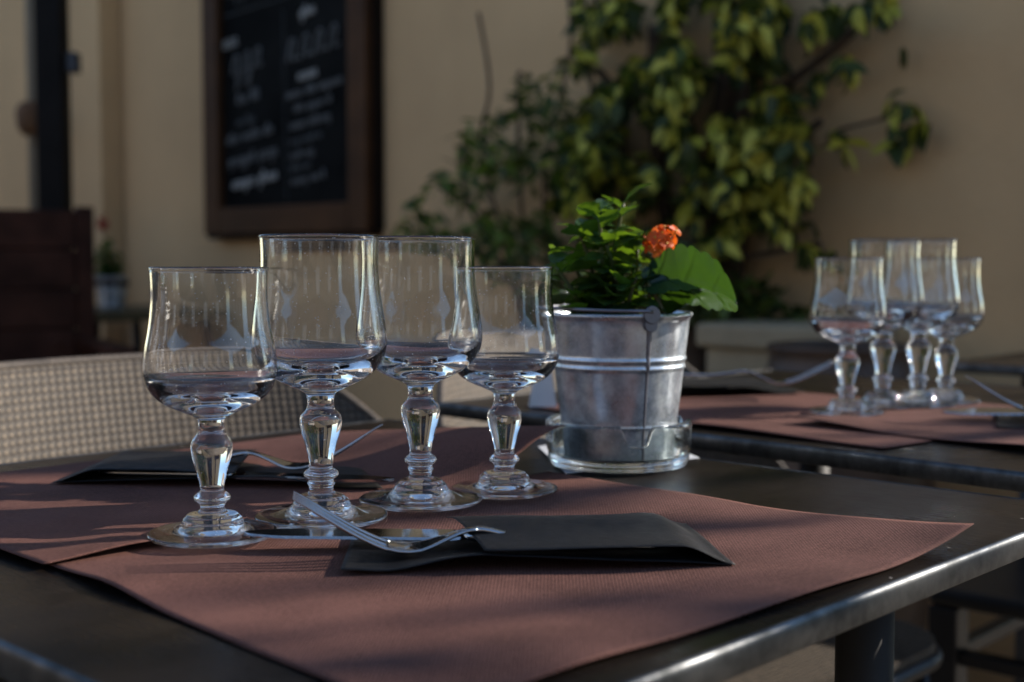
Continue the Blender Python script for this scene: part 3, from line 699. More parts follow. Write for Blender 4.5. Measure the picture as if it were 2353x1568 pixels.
def kleaf(length, width, scal=5, bend=0.5, cup=0.25, nu=16, nv=6, petiole=0.18, seed=0):
    """scalloped paddle leaf along +x, up +z"""
    vs, fs = [], []
    for i in range(nu + 1):
        s = i / nu
        if s < petiole: w_ = 0.09 * width + 0.05 * width * s
        else:
            q = (s - petiole) / (1 - petiole)
            w_ = width * 0.5 * (math.sin(math.pi * min(1, q ** 0.75 * 1.0)) ** (0.45 if nv > 7 else 0.62)) * (0.75 + 0.25 * q) + 0.06 * width * (1 - q)
            w_ *= (0.92 + 0.13 * abs(math.sin(q * 7 * math.pi)) ** 0.7) if nv > 7 else 1 + 0.075 * math.sin(q * scal * 2 * math.pi + seed)
        ang_ = -bend * s
        x = length * (s if abs(bend) < 1e-3 else math.sin(bend * s) / bend); z = -length * ((1 - math.cos(bend * s)) / bend if abs(bend) > 1e-3 else 0)
        for j in range(nv + 1):
            v = (j / nv) * 2 - 1; y = w_ * v
            vs.append((x, y, z + cup * abs(v) ** 1.7 * w_ * 0.8 + 0.02 * width * math.sin(s * 17 + seed) * abs(v) - (0.035 * width * (1 - abs(math.sin(s * 10 - abs(v) * 2.2))) ** 6 + 0.05 * width * max(0, 1 - abs(v) * 5) if nv > 7 else 0)))
    for i in range(nu):
        for j in range(nv):
            a = i * (nv + 1) + j; fs.append((a, a + nv + 1, a + nv + 2, a + 1))
    return vs, fs
def place(vf, loc, yaw, pitch, roll=0):
    m = Matrix.Translation(loc) @ Matrix.Rotation(yaw, 4, 'Z') @ Matrix.Rotation(-pitch, 4, 'Y') @ Matrix.Rotation(roll, 4, 'X')
    return [m @ Vector(v) for v in vf[0]], vf[1]
def make_kalanchoe(seed, with_big=True, petal='petal', tall=0.90, flower_at=((0.028, -0.022, 0.061), 17, 0.0135)):
    rnd = random.Random(seed)
    e = empty('flowering_plant')
    v, f = lathe([(0, 0.002), (0.02, 0.001), (0.04, -0.001), (0.0485, -0.004), (0.048, -0.02), (0, -0.02)], 40); mesh_obj('soil', v, f, M['soil'], e, True)
    st, lf = MB(), MB()
    shoots = [((-0.012, -0.004), (-0.030, -0.006, 0.076), 15), ((-0.004, -0.010), (0.002, -0.010, 0.100), 18), ((0.000, 0.004), (-0.016, 0.004, 0.092), 17), ((-0.006, -0.012), (-0.016, -0.022, 0.088), 15), ((0.010, 0.0), (0.012, -0.012, 0.062), 11), ((0.0, -0.016), (-0.012, -0.030, 0.066), 12),
              ((-0.02, -0.012), (-0.048, -0.018, 0.048), 7), ((0.004, -0.02), (0.010, -0.030, 0.040), 6), ((-0.02, 0.01), (-0.040, 0.014, 0.060), 7), ((0.014, 0.012), (0.028, 0.020, 0.062), 7)]
    for (bx, by), tip, nl in shoots:
        tip = Vector(tip); tip.z *= tall; b0 = Vector((bx, by, 0)); mid = (b0 + tip) / 2 + Vector((rnd.uniform(-.004, .004), rnd.uniform(-.004, .004), 0.004))
        path = catmull([b0, mid, tip], 6); st.add(tube(path, [0.0021 - 0.001 * i / len(path) for i in range(len(path))], 7))
        yaw = rnd.uniform(0, 6)
        for i in range(nl):
            u = 0.22 + 0.78 * i / (nl - 1); q = Vector(path[min(len(path) - 1, int(u * (len(path) - 1)))])
            yaw += 2.4 + rnd.uniform(-.3, .3); L = rnd.uniform(0.030, 0.044) * (1.0 - 0.40 * u ** 2)
            pit = rnd.uniform(-0.05, 0.45) + (0.55 if u > 0.85 else 0)
            lf.add(place(kleaf(L, L * rnd.uniform(0.60, 0.80), 4, rnd.uniform(0.1, 0.8), 0.3, seed=rnd.random() * 6), q, yaw, pit, rnd.uniform(-.5, .5)))
    # ruffle of small leaves low at the rim
    for i in range(26):
        a = rnd.uniform(math.pi * 0.75, math.pi * 1.95); r_ = rnd.uniform(0.012, 0.036); L = rnd.uniform(0.018, 0.030)
        lf.add(place(kleaf(L, L * 0.7, 4, rnd.uniform(0, 1.0), 0.3, seed=rnd.random() * 6), (r_ * math.cos(a), r_ * math.sin(a), rnd.uniform(0.004, 0.030)), a + rnd.uniform(-.9, .9), rnd.uniform(0.0, 0.8), rnd.uniform(-.6, .6)))
    st.build('stem', M['kstem'], e); lf.build('foliage', M['kleaf'], e)
    if with_big:
        bl, bs = MB(), MB()
        base = Vector((0.012, -0.012, 0.006)); joint = Vector((0.026, -0.020, 0.030))
        # the large leaf, arched to the right, underside lit through
        v, f = kleaf(0.078, 0.058, 6, 1.15, 0.42, 80, 32, 0.02, 1.0)
        bl.add(place((v, f), joint + Vector((-0.006, 0.0, 0.000)), R(-12), R(10), R(-56)))
        bl.build('large_leaf', M['kbig'], e)
        b2 = MB(); v, f = kleaf(0.060, 0.040, 5, 1.25, 0.3, 50, 20, 0.04, 2.0)
        b2.add(place((v, f), (0.014, -0.026, 0.028), R(-16), R(30), R(50))); b2.build('large_leaf', M['kbig'], e)
        bs.add(tube(catmull([(0.034, -0.030, -0.004), (0.028, -0.030, 0.014), (0.018, -0.026, 0.032)], 6), 0.0017, 7)); bs.add(tube(catmull([(0.03, -0.02, -0.002), (0.02, -0.022, 0.022), joint], 6), 0.0016, 7))
        bs.build('leaf_stalk', M['kstem'], e)
    (fx, fy, fz_), nf, rad = flower_at
    c = Vector((fx, fy, fz_)); fl, ey, sk = MB(), MB(), MB()
    sk.add(tube(catmull([(0.008, -0.006, 0.01), (0.014, -0.010, 0.03), (fx - .004, fy, fz_ - 0.014)], 5), 0.0013, 7))
    for i in range(nf):
        th = 2.39996 * i; ph = math.acos(1 - 1.7 * (i + 0.5) / nf)
        dirn = Vector((math.sin(ph) * math.cos(th), math.sin(ph) * math.sin(th), math.cos(ph) * 0.9)).normalized()
        ctr = c + Vector((dirn.x * 0.85, dirn.y * 0.85, dirn.z * 1.25)) * rad * rnd.uniform(0.45, 1.2)
        dirn = (dirn + Vector((rnd.uniform(-.5, .5), rnd.uniform(-.7, .2), rnd.uniform(-.3, .5)))).normalized()
        sk.add(tube([c - Vector((0, 0, 0.012)), ctr], 0.0006, 5))
        rot = dirn.to_track_quat('Z', 'Y').to_matrix().to_4x4()
        ps = rnd.uniform(0.0056, 0.0070) * rad / 0.0115; a0 = rnd.uniform(0, 1.5)
        for k_ in range(4):
            pv, pf = kleaf(ps, ps * 0.80, 0, rnd.uniform(0.1, 0.9), 0.3, 6, 4, 0.0)
            m_ = Matrix.Translation(ctr) @ rot @ Matrix.Rotation(a0 + k_ * math.pi / 2, 4, 'Z') @ Matrix.Rotation(R(-16), 4, 'Y')
            fl.add(([m_ @ Vector(q) for q in pv], pf))
        ev, ef = tube([ctr - dirn * 0.001, ctr + dirn * 0.0012], 0.0008, 6); ey.add((ev, ef))
    sk.build('flower_stalk', M['kstem'], e); h = fl.build('flower_head', M[petal], e); ey.build('eye', M['petaleye'], h)
    return e
ka = make_kalanchoe(5); ka.location = (BC.x, BC.y, TZ + 0.106); ka.rotation_euler = (0, 0, 0)
tag(ka, 'scallop-leaved green plant with orange blossom growing in the front bucket', 'flowering plant', 'flowering plants in buckets')

# ------------------------------------------------------------------ chairs
def make_bistro(name='woven_chair'):
    """faces +x; origin on the ground under the middle of the back"""
    e = empty(name)
    W = 0.31; nu, nv = 60, 26; vs, uvs, fs = [], [], []
    def back(s, t):                    # s -1..1 across, t 0..1 up
        a = s * 1.0; y = W * math.sin(a * 1.15) / math.sin(1.15); x = 0.16 * (1 - math.cos(a * 1.15)) / (1 - math.cos(1.15))
        top = 0.800 - 0.20 * max(0, (abs(s) - 0.35) / 0.65) ** 1.8
        z = 0.47 + (top - 0.47) * t
        x += -0.07 * (z - 0.47) / 0.34
        return Vector((x, y, z))
    for j in range(nv + 1):
        for i in range(nu + 1):
            s = i / nu * 2 - 1; t = j / nv; p = back(s, t); vs.append(p); uvs.append(((s * 0.34 + p.z) , (s * 0.34 - p.z)))
    for j in range(nv):
        for i in range(nu):
            a = j * (nu + 1) + i; fs.append((a, a + 1, a + nu + 2, a + nu + 1))
    o = mesh_obj('backrest', vs, fs, M['weave'], e, True, uvs); sm = o.modifiers.new('thickness', 'SOLIDIFY'); sm.thickness = 0.006; sm.offset = 0
    rim = [back(-1, t / 6) for t in range(6)] + [back(-1 + 2 * i / 40, 1) for i in range(41)] + [back(1, 1 - t / 6) for t in range(1, 7)]
    v, f = tube(rim, 0.0045, 8); mesh_obj('back_frame', v, f, M['weaveedge'], e, True)
    # seat
    pts = rect_path(0.42, 0.44, 0.09, 6); N = len(pts)
    vs = [(x + 0.21, y, 0.462) for x, y, _, _ in pts] + [(x + 0.21, y, 0.448) for x, y, _, _ in pts]; uvs = [(x + y, x - y) for x, y, _, _ in pts] * 2
    mesh_obj('seat', vs, [tuple(range(N)), tuple(reversed(range(N, 2 * N)))] + [(i, i + N, (i + 1) % N + N, (i + 1) % N) for i in range(N)], M['weave'], e, False, uvs)
    v, f = tube([(x + 0.21, y, 0.444) for x, y, _, _ in pts] + [(pts[0][0] + .21, pts[0][1], 0.444)], 0.009, 8, False); mesh_obj('seat_frame', v, f, M['blackmetal'], e, True)
    for sx in (0.03, 0.38):
        for sy in (-0.19, 0.19):
            v, f = tube([(sx, sy, 0.44), (sx + (0.03 if sx > .2 else -.06), sy * 1.12, 0)], 0.011, 10); mesh_obj('leg', v, f, M['blackmetal'], e, True)
    return e
M['weaveedge'] = simple('braided_edge', (0.09, 0.07, 0.055), 0.7, 0, 0.3, 90, 0.5, 0.002)
cdir = math.atan2(-DL.y, -DL.x)
ch1 = make_bistro(); a_, b_ = coords(D(70, 900, 1.13)); p = T(a_ + 0.10, 0.665 + 0.115, 0)
ch1.location = (p.x, p.y, 0); ch1.rotation_euler.z = cdir
tag(ch1, 'woven beige-brown chair with dotted backrest behind the front table, at left', 'chair', 'woven cafe chairs')
ch2 = copy_tree(ch1); ce = c2 + f2v * 0.30 - e2 * 0.10
ch2.location = (ce.x, ce.y, 0); tag(ch2, 'woven chair at the left end of the back table, seen between the glass stems', 'chair', 'woven cafe chairs')
# plain black metal chair behind, under the right table edge
def make_metal_chair():
    e = empty('metal_chair')
    boxo('seat', (0, 0, 0.45), (0.42, 0.42, 0.025), M['blackmetal'], e, 0.008)
    for sx in (-0.19, 0.19):
        for sy in (-0.19, 0.19):
            boxo('leg', (sx, sy, 0.2185), (0.04, 0.04, 0.437), M['blackmetal'], e, 0.003)
        boxo('stretcher', (sx, 0, 0.37), (0.022, 0.35, 0.02), M['blackmetal'], e, 0.003)
    boxo('stretcher', (0, 0.19, 0.37), (0.35, 0.022, 0.02), M['blackmetal'], e, 0.003)
    boxo('stretcher', (0, -0.19, 0.37), (0.35, 0.022, 0.02), M['blackmetal'], e, 0.003)
    for sy in (-0.19, 0.19): boxo('back_post', (-0.2, sy, 0.585), (0.022, 0.03, 0.245), M['blackmetal'], e, 0.003)
    boxo('backrest', (-0.2, 0, 0.67), (0.02, 0.345, 0.07), M['blackmetal'], e, 0.006)
    return e
mc = make_metal_chair(); q = D(2180, 1400, 1.70); q = q + DR * 0.19 - DL * 0.19; mc.location = (q.x, q.y, 0); mc.rotation_euler.z = rzT + R(180)
tag(mc, 'black metal chair low at the right, below the table edge', 'chair')

# white folded card behind the last glass
wc = P2(1247, 937)
vs = [(-0.014, -0.008, 0), (0.014, -0.008, 0), (0.006, 0, 0.052), (-0.006, 0, 0.052), (-0.014, 0.008, 0), (0.014, 0.008, 0)]
cd = mesh_obj('folded_card', vs, [(0, 1, 2, 3), (4, 3, 2, 5)], M['whitepaper']); sm = cd.modifiers.new('paper', 'SOLIDIFY'); sm.thickness = 0.0008
cd.location = (wc.x, wc.y, TZ2 + 0.0005); tag(cd, 'small white folded paper card standing just left of the bucket', 'card')

# ------------------------------------------------------------------ chalkboard
def wall_frame(px0, px1, py_bottom, height):
    a = coords(Wl(px0, py_bottom))[1]; b2_ = coords(Wl(px1, py_bottom))[1]; return a, b2_
bL = coords(Wl(476, 540, 0.05))[1]; bRt = coords(Wl(850, 540, 0.05))[1]
zb = (Wl(476, 541, 0.05).z + Wl(850, 530, 0.05).z) / 2
BW = bL - bRt; BH = 1.55
e = empty('menu_board', T(WALL_A - 0.028, (bL + bRt) / 2, zb), math.atan2(-DL.y, -DL.x))     # local +x runs to the right in the picture, -y towards the viewer
tag(e, 'tall brown-framed chalkboard with handwritten menu on the wall', 'chalkboard')
FW = 0.088
boxo('slate', (0, 0.0, BH / 2), (BW - 0.02, 0.02, BH - 0.02), M['board'], e, 0.001)
boxo('frame_bottom', (0, -0.012, FW / 2), (BW - 2 * FW - 0.001, 0.045, FW), M['frame'], e, 0.004)
boxo('frame_top', (0, -0.012, BH - FW / 2), (BW - 2 * FW - 0.001, 0.045, FW), M['frame'], e, 0.004)
for sg in (-1, 1):
    o = boxo('frame_side', (sg * (BW / 2 - FW / 2), -0.012, BH / 2), (FW, 0.045, BH), M['frame'], e, 0.004)
boxo('frame_edge', (BW / 2 + 0.006, 0.008, BH / 2), (0.011, 0.04, BH), M['frameshade'], e, 0.003)  # dark strip for the shaded right side of the frame
boxo('frame_edge', (-BW / 2 - 0.008, 0.003, BH / 2), (0.014, 0.05, BH), M['frameshade'], e, 0.003)
boxo('frame_edge', (0, 0.003, -0.008), (BW, 0.05, 0.014), M['frameshade'], e, 0.003)
# handwriting in chalk: looped strokes, laid out line by line like the picture's
rndh = random.Random(3)
def scrawl(x0, z0, length, height, thick, m, slope=0.10, name='chalk_line'):
    pts = []; x = x0; step = height * 0.55; k_ = 0
    mb = MB()
    word = []
    xx = x0
    while xx < x0 + length:
        nlet = rndh.randint(3, 7); word = []
        for i in range(nlet):
            tall_ = rndh.choice((1, 1, 1, 1.9, 1.0, -0.7))
            base = z0 + (xx - x0) * slope
            word += [(xx, base), (xx + step * .25, base + height * 0.5 * max(tall_, .9)), (xx + step * .55, base + height * .5), (xx + step * .4, base + (height * .05 if tall_ > 0 else -height * .5)), (xx + step * .8, base + height * .1)]
            xx += step
            if xx > x0 + length: break
        path = [(px_, -0.0115, pz_) for px_, pz_ in catmull(word, 4)]
        mb.add(tube(path, thick, 4)); xx += step * 0.9
    return mb
def bx(px): return (px - 515) / (808 - 515) * (BW - 2 * FW) - (BW / 2 - FW)
def bz(py): return FW + (472 - py) / 395.0 * 0.78
lines = [  # px, py, length px, height px, thickness, bright
    (650, 48, 150, 44, 0.008, 1), (665, 88, 110, 16, .0028, 0), (680, 112, 60, 14, .0028, 0), (520, 10, 120, 14, .0028, 0), (525, 52, 95, 16, .0028, 0),
    (530, 120, 75, 34, .0035, 0), (520, 205, 26, 26, .004, 1), (540, 250, 85, 58, .0055, 2), (670, 245, 100, 66, .005, 2), (700, 178, 32, 18, .0042, 1),
    (552, 300, 50, 20, .0045, 2), (550, 335, 42, 14, .003, 0), (695, 276, 34, 18, .0042, 1), (668, 303, 125, 16, .004, 2), (685, 325, 80, 13, .003, 2),
    (525, 365, 110, 18, .004, 2), (530, 402, 120, 20, .0042, 2), (538, 440, 100, 20, .0046, 1), (675, 352, 90, 15, .0035, 2), (675, 376, 65, 12, .003, 0), (675, 398, 55, 13, .003, 2),
    (676, 418, 40, 12, .003, 0), (678, 440, 70, 15, .0035, 2)]
M['chalkmid'] = simple('rubbed_chalk', (0.15, 0.15, 0.145), 0.9, 0, 0.3, 30)
CH = {0: M['chalkdim'], 1: M['chalk'], 2: M['chalkmid']}
for px_, py_, L_, h_, th_, br_ in lines:
    sc_ = (BW - 2 * FW) / 293.0
    scrawl(bx(px_), bz(py_), L_ * sc_, h_ * 0.0019, th_ * 0.95, None).build('chalk_line', CH[br_], e)
for z_, x0_, x1_ in ((bz(70), -BW / 2 + FW, 0), (bz(150), -BW / 2 + FW, BW / 2 - FW)):
    v, f = tube([(x0_ + 0.01, -0.0115, z_), (x1_ - 0.01, -0.0115, z_ + (x1_ - x0_) * 0.05)], 0.0022, 5); mesh_obj('chalk_rule', v, f, M['chalkdim'], e)
v, f = tube([(0.01, -0.0115, bz(465)), (0.0, -0.0115, bz(160))], 0.0015, 5); mesh_obj('chalk_rule', v, f, M['chalkdim'], e)

# ------------------------------------------------------------------ climbing shrub on the wall
def inside(poly, x, y):
    c = False; j = len(poly) - 1
    for i in range(len(poly)):
        xi, yi = poly[i]; xj, yj = poly[j]
        if (yi > y) != (yj > y) and x < (xj - xi) * (y - yi) / (yj - yi) + xi: c = not c
        j = i
    return c
def vleaf(L, w_, fold=0.3, curl=0.4):
    n_ = 5; vs, fs = [], []
    for i in range(n_ + 1):
        s = i / n_; ww = w_ * 0.5 * math.sin(math.pi * min(0.999, (0.02 + s * 0.98)) ** 0.85) ** 0.8 if 0 < s < 1 else 0.0015
        x = L * s; z = -L * curl * s * s * 0.5
        vs += [(x, -ww, z + fold * ww), (x, 0, z), (x, ww, z + fold * ww)]
    for i in range(n_):
        a = i * 3; fs += [(a, a + 3, a + 4, a + 1), (a + 1, a + 4, a + 5, a + 2)]
    return vs, fs
def leafpatch(mb, poly, count, L0, L1, offr, choose, rnd, wr=(0.42, 0.6), droop=(-1.4, -0.3), clump=0.5, seed=0):
    xs = [p_[0] for p_ in poly]; ys = [p_[1] for p_ in poly]; n_ = 0; tries = 0
    while n_ < count and tries < count * 60:
        tries += 1
        x = rnd.uniform(min(xs), max(xs)); y = rnd.uniform(min(ys), max(ys))
        if not inside(poly, x, y): continue
        d_ = noise.noise(Vector((x / 75.0, y / 75.0, seed))) + 0.5 * noise.noise(Vector((x / 32.0, y / 32.0, seed + 4)))
        if d_ < (clump - 0.75): continue
        off = rnd.uniform(*offr) * (0.6 + 0.6 * max(0, d_)); p_ = Wl(x, y, off)
        L = rnd.uniform(L0, L1); k_ = choose(rnd, x, y, d_)
        mb.add(place(vleaf(L, L * rnd.uniform(*wr), rnd.uniform(0, .5), rnd.uniform(0, .9)), p_, rnd.uniform(0, 6.28), rnd.uniform(*droop), rnd.uniform(-1.2, 1.2)), k_)
        n_ += 1
rv = random.Random(11)
shrub = empty('climbing_shrub', T(WALL_A - 0.15, coords(Wl(1650, 700))[1], 0))
tag(shrub, 'large dark climbing shrub with yellow-green hanging leaves covering the wall', 'shrub')
def rel(mb, e_):
    o_ = Vector(e_.location); mb.v = [x - o_ for x in mb.v]
main = [(1330, -80), (2040, -80), (2075, 60), (2075, 120), (1995, 190), (1985, 270), (1945, 330), (1965, 395), (1900, 420), (1880, 470), (1890, 520), (1950, 560), (1900, 590), (1840, 570), (1770, 500),
        (1720, 520), (1700, 600), (1710, 660), (1640, 720), (1500, 700), (1300, 640), (1250, 560), (1230, 440), (1290, 330), (1310, 240), (1290, 190), (1330, 90)]
mb = MB()
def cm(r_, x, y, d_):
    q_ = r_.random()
    if q_ < 0.19 + 0.19 * (d_ > 0.15) + 0.12 * (x > 1650) and y < 620: return 2  # more yellow leaves at the upper right, painting in highlights
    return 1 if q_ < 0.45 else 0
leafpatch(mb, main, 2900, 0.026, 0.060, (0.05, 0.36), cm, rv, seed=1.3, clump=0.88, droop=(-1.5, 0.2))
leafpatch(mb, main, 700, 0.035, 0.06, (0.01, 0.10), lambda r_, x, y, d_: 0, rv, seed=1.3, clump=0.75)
sprig = [(2050, 215), (2085, 205), (2105, 240), (2150, 262), (2140, 290), (2090, 290), (2075, 350), (2045, 335), (2060, 290), (2045, 250)]
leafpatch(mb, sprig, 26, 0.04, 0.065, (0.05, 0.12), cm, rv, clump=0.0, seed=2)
low = [(1690, 640), (1760, 640), (1800, 700), (1860, 720), (1860, 742), (1640, 742), (1600, 700)]
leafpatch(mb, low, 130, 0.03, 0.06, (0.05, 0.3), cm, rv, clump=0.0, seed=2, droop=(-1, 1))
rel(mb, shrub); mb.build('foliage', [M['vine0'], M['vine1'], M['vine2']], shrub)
sb = MB()
for x0, y0, x1, y1, r0_ in ((1600, 760, 1690, -60, 0.030), (1660, 760, 1760, -60, 0.024), (1560, 760, 1500, 60, 0.018), (1480, 760, 1400, 200, 0.012), (1700, 300, 1960, 60, 0.010), (1690, 420, 1900, 280, 0.008),
                           (1620, 450, 1380, 160, 0.010), (1940, 300, 2080, 250, 0.004), (1640, 600, 1900, 560, 0.006)):
    pts = []
    for k_ in range(9):
        u = k_ / 8; p_ = Wl(x0 + (x1 - x0) * u + 14 * math.sin(u * 5 + x0), y0 + (y1 - y0) * u, 0.06 + 0.03 * math.sin(u * 4 + y1)); pts.append(p_)
    sb.add(tube(catmull(pts, 3), r0_, 8))
# trunks run down to the ground
for x0, r0_ in ((1600, 0.03), (1660, 0.024), (1560, 0.018)):
    p_ = Wl(x0, 758, 0.08); sb.add(tube([p_, Vector((p_.x, p_.y, 0))], r0_, 8))
rel(sb, shrub); sb.build('trunk', M['bark'], shrub)
fern = empty('feathery_shrub', T(WALL_A - 0.3, coords(Wl(1180, 700))[1], 0))
tag(fern, 'loose lighter green shrub growing left of the dark climber', 'shrub')
mb = MB()
fp = [(1300, 200), (1330, 420), (1290, 640), (1250, 700), (1120, 640), (1080, 560), (1000, 560), (905, 535), (930, 500), (960, 430), (1005, 440), (1010, 400), (1050, 380), (1045, 320), (1090, 270), (1180, 250), (1210, 180)]
def cf(r_, x, y, d_):
    q_ = r_.random(); return 2 if (q_ < 0.45 and x < 1180 and y > 280) else (1 if q_ < 0.6 else 0)
leafpatch(mb, fp, 1050, 0.026, 0.052, (0.08, 0.45), cf, rv, (0.24, 0.42), (-0.9, 0.6), 0.50, seed=5.5)
low2 = [(1250, 640), (1400, 620), (1560, 660), (1600, 740), (1400, 760), (1240, 760)]
leafpatch(mb, low2, 260, 0.03, 0.055, (0.08, 0.4), cf, rv, (0.3, 0.5), (-0.9, 0.6), 0.4, seed=5.5)
rel(mb, fern); mb.build('foliage', [M['vine0'], M['vine1'], M['fern']], fern)
sb = MB()
for pl in (((1250, 760), (1200, 500), (1190, 200), (1200, 170)), ((1280, 760), (1250, 420), (1310, 120), (1300, -60)), ((1230, 760), (1130, 520), (1010, 430)), ((1220, 760), (1140, 600), (930, 520)), ((1240, 760), (1110, 380), (1125, 200), (1100, 30)),
           ((1250, 740), (1080, 480), (1065, 330)), ((1340, 400), (1360, 200), (1350, 60))):
    pts = [Wl(x, y, 0.14) for x, y in pl]; sb.add(tube(catmull(pts, 6), 0.005, 6))
for x0 in (1250, 1280, 1230):
    p_ = Wl(x0, 758, 0.14); sb.add(tube([p_, Vector((p_.x, p_.y, 0))], 0.006, 6))
rel(sb, fern); sb.build('stem', M['bark'], fern)

# stone trough, clay pot
q0 = coords(D(1622, 745, 2.66)); q1 = coords(D(1895, 757, 2.45))
PLA = WALL_A - 0.36
b0_ = coords(Wl(1622, 745, 0.36))[1]; b1_ = coords(Wl(1900, 757, 0.36))[1]; zt_ = Wl(1650, 743, 0.36).z
pl = empty('stone_trough', T(PLA, (b0_ + b1_) / 2, 0), rzL); tag(pl, 'beige stone trough with ribbed side at the foot of the climbing shrub', 'planter')
wd = b0_ - b1_
boxo('box', (0, -0.125, (zt_ - 0.05) / 2), (wd, 0.25, zt_ - 0.05), M['planter'], pl, 0.006)
boxo('rim', (0, -0.125, zt_ - 0.0245), (wd + 0.03, 0.29, 0.049), M['planter'], pl, 0.01)
for k_ in range(13):
    boxo('rib', (-wd / 2 + 0.02 + (wd - 0.04) * k_ / 12, 0.012, (zt_ - 0.1) / 2 + 0.0), (0.022, 0.024, zt_ - 0.14), M['planter'], pl, 0.003)
pq = D(1905, 860, 2.28)
v, f = lathe(catmull([(0, 0.0), (0.10, 0.0), (0.12, 0.02), (0.155, 0.25), (0.165, 0.5), (0.15, 0.64), (0.125, 0.72), (0.13, 0.745), (0.115, 0.745), (0.11, 0.70), (0, 0.68)], 4), 48)
po = mesh_obj('clay_pot', v, f, M['potbrown'], None, True); po.location = (pq.x + .02, pq.y, 0); tag(po, 'big round dark brown clay pot beside the stone trough', 'pot')

# ------------------------------------------------------------------ left background
pp = D(126, 400, 4.05); wpost = 60 / F * 4.05
ps = empty('post', (pp.x, pp.y, 0)); tag(ps, 'tall dark square post rising out of the wooden chairs at left', 'post')
boxo('shaft', (0, 0, 1.5), (wpost, wpost, 3.0), M['post'], ps, 0.004)
q = D(166, 145, 4.05); boxo('box', (q.x - pp.x + 0.004, 0, q.z), (0.032, 0.05, 0.062), M['bluebox'], ps, 0.004)
def wooden_chair():
    e = empty('wooden_chair')       # faces +x, high slatted back
    for sy in (-0.24, 0.24):
        boxo('back_post', (-0.25, sy, 0.53), (0.045, 0.05, 1.06), M['darkwood'], e, 0.004)
        boxo('leg', (0.25, sy, 0.32), (0.05, 0.05, 0.64), M['darkwood'], e, 0.004)
        boxo('armrest', (0.02, sy, 0.655), (0.56, 0.07, 0.028), M['darkwood'], e, 0.006)
    for k_ in range(5): boxo('back_slat', (-0.25, 0, 0.52 + 0.118 * k_), (0.022, 0.425, 0.113), M['darkwood'], e, 0.004)
    for k_ in range(5): boxo('seat_slat', (-0.18 + 0.095 * k_, 0, 0.44), (0.085, 0.425, 0.02), M['darkwood'], e, 0.003)
    boxo('apron', (0.25, 0, 0.39), (0.025, 0.425, 0.07), M['darkwood'], e, 0.003)
    return e
wc1 = wooden_chair(); q = D(40, 600, 3.55); wc1.location = (q.x - .02, q.y, 0); wc1.rotation_euler.z = R(-62)
tag(wc1, 'dark wooden slatted armchair at the far left picture edge', 'chair', 'dark wooden armchairs')
wc2 = copy_tree(wc1); q = D(100, 600, 3.95); wc2.location = (q.x - 0.25, q.y + .1, 0); wc2.rotation_euler.z = R(-75)
tag(wc2, 'dark wooden slatted armchair behind the post, nearer the wall', 'chair', 'dark wooden armchairs')
# low side of a table in front of the chairs
sd = empty('garden_table'); q = D(255, 705, 4.35); sd.location = (q.x + .02, q.y, 0); sd.rotation_euler.z = rzT
tag(sd, 'olive-brown wooden table carrying the far flower bucket', 'table')
boxo('tabletop', (0, 0, 0.725), (0.55, 0.60, 0.03), M['oldtable'], sd, 0.004)
for sx in (-1, 1):
    for sy in (-1, 1):
        v, f = tube([(sx * 0.2, sy * 0.22, 0.71), (sx * 0.24, sy * 0.25, 0)], 0.016, 8); mesh_obj('leg', v, f, M['blackmetal'], sd, True)
bk2 = copy_tree(bk); q = P(258, 706); bk2.location = (q.x, 4.32, TZ + 0.001); 
q = D(258, 700, 4.32); bk2.location = (q.x, q.y, TZ + 0.0008)
tag(bk2, 'small pale blurred bucket on the table by the wall, far left', 'bucket', 'galvanised flower buckets')
ka2 = make_kalanchoe(9, False, 'redpetal', 1.1, ((-0.022, -0.01, 0.165), 12, 0.020)); ka2.location = (q.x, q.y, TZ + 0.098); ka2.scale = (1.15, 1.15, 1.1)
tag(ka2, 'blurred dark plant with a red blossom in the far bucket', 'flowering plant', 'flowering plants in buckets')
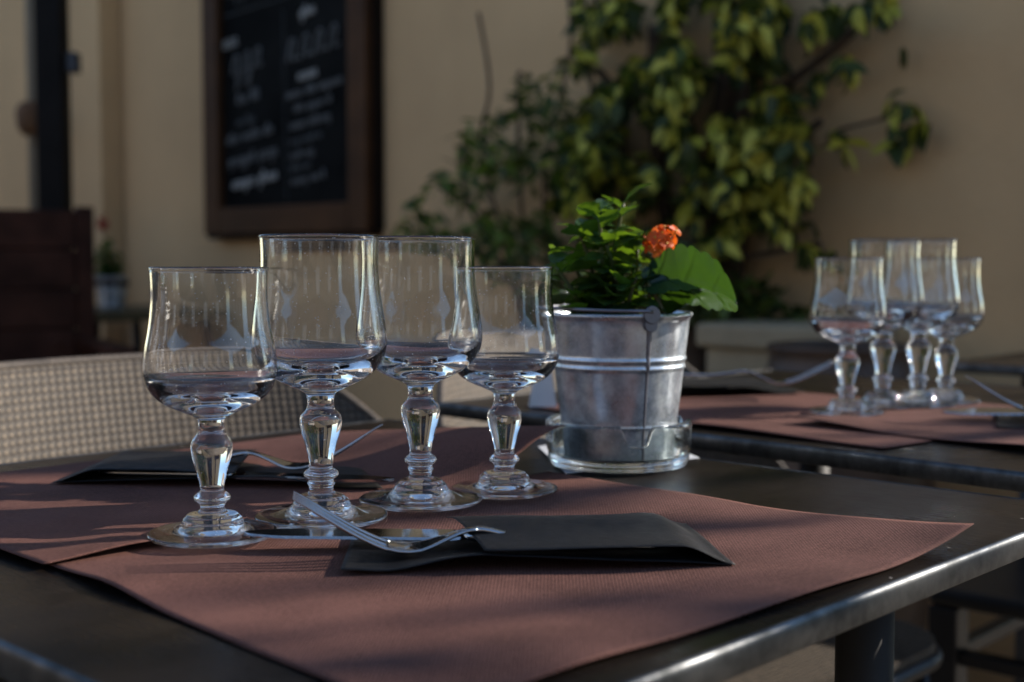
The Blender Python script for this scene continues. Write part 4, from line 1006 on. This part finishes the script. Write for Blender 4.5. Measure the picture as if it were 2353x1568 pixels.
# drainpipe and small brown fitting on the pier
q = Wl(86, 300, 0.14)
dp = empty('drainpipe', (q.x, q.y, 0)); tag(dp, 'grey drainpipe on the wall left of the dark post', 'drainpipe')
v, f = tube([(0, 0, 0), (0, 0, 3.3)], 0.036, 16); mesh_obj('pipe', v, f, M['pipe'], dp, True)
q = Wl(70, 275, 0.2)
v, f = lathe([(0, 0), (0.03, 0.0), (0.05, 0.03), (0.055, 0.09), (0.04, 0.12), (0.012, 0.13), (0, 0.13)], 20); hb = empty('wall_fitting', (q.x, q.y, q.z - 0.06))
tag(hb, 'small rusty brown fitting on the wall beside the drainpipe', 'wall fitting')
mesh_obj('hood', v, f, M['rust'], hb, True); v, f = tube([(0.03, 0, 0.0), (0.05, 0.02, -0.06), (0.06, 0.06, -0.10), (0.07, 0.1, -0.10)], 0.008, 8); mesh_obj('arm', v, f, M['rust'], hb, True)

# ------------------------------------------------------------------ invented tree beyond the wall end, placed to dapple the sun on the tables
tr = empty('added_tree', (3.3, 1.75, 0)); tag(tr, 'invented leafy tree out of frame at right, added to dapple the sun', 'tree')
mb = MB(); rt = random.Random(21)
O = Vector((3.3, 1.75, 0))
for i in range(520):
    # crown: gappy leaf clusters set to dapple the front mat
    if i < 330: p_ = Vector((rt.gauss(0, 0.25), rt.gauss(-0.43, 0.13), rt.gauss(2.2, 0.2)))
    else: p_ = Vector((rt.gauss(0, 0.3), rt.gauss(0.05, 0.32), rt.gauss(2.2, 0.2)))
    if noise.noise(p_ * 3.2) < -0.02: continue
    if p_.z < 1.45: continue
    L = rt.uniform(0.08, 0.14); mb.add(place(vleaf(L, L * 0.55), p_, rt.uniform(0, 6.28), rt.uniform(-1, .6), rt.uniform(-1, 1)), rt.randint(0, 1))
mb.build('crown', [M['vine0'], M['vine1']], tr)
v, f = tube([(0.25, 0.9, 0), (0.2, 0.85, 1.0), (0.1, 0.5, 1.7), (0, 0, 2.2)], [0.05, 0.045, 0.03, 0.012], 10); mesh_obj('trunk', v, f, M['bark'], tr, True)
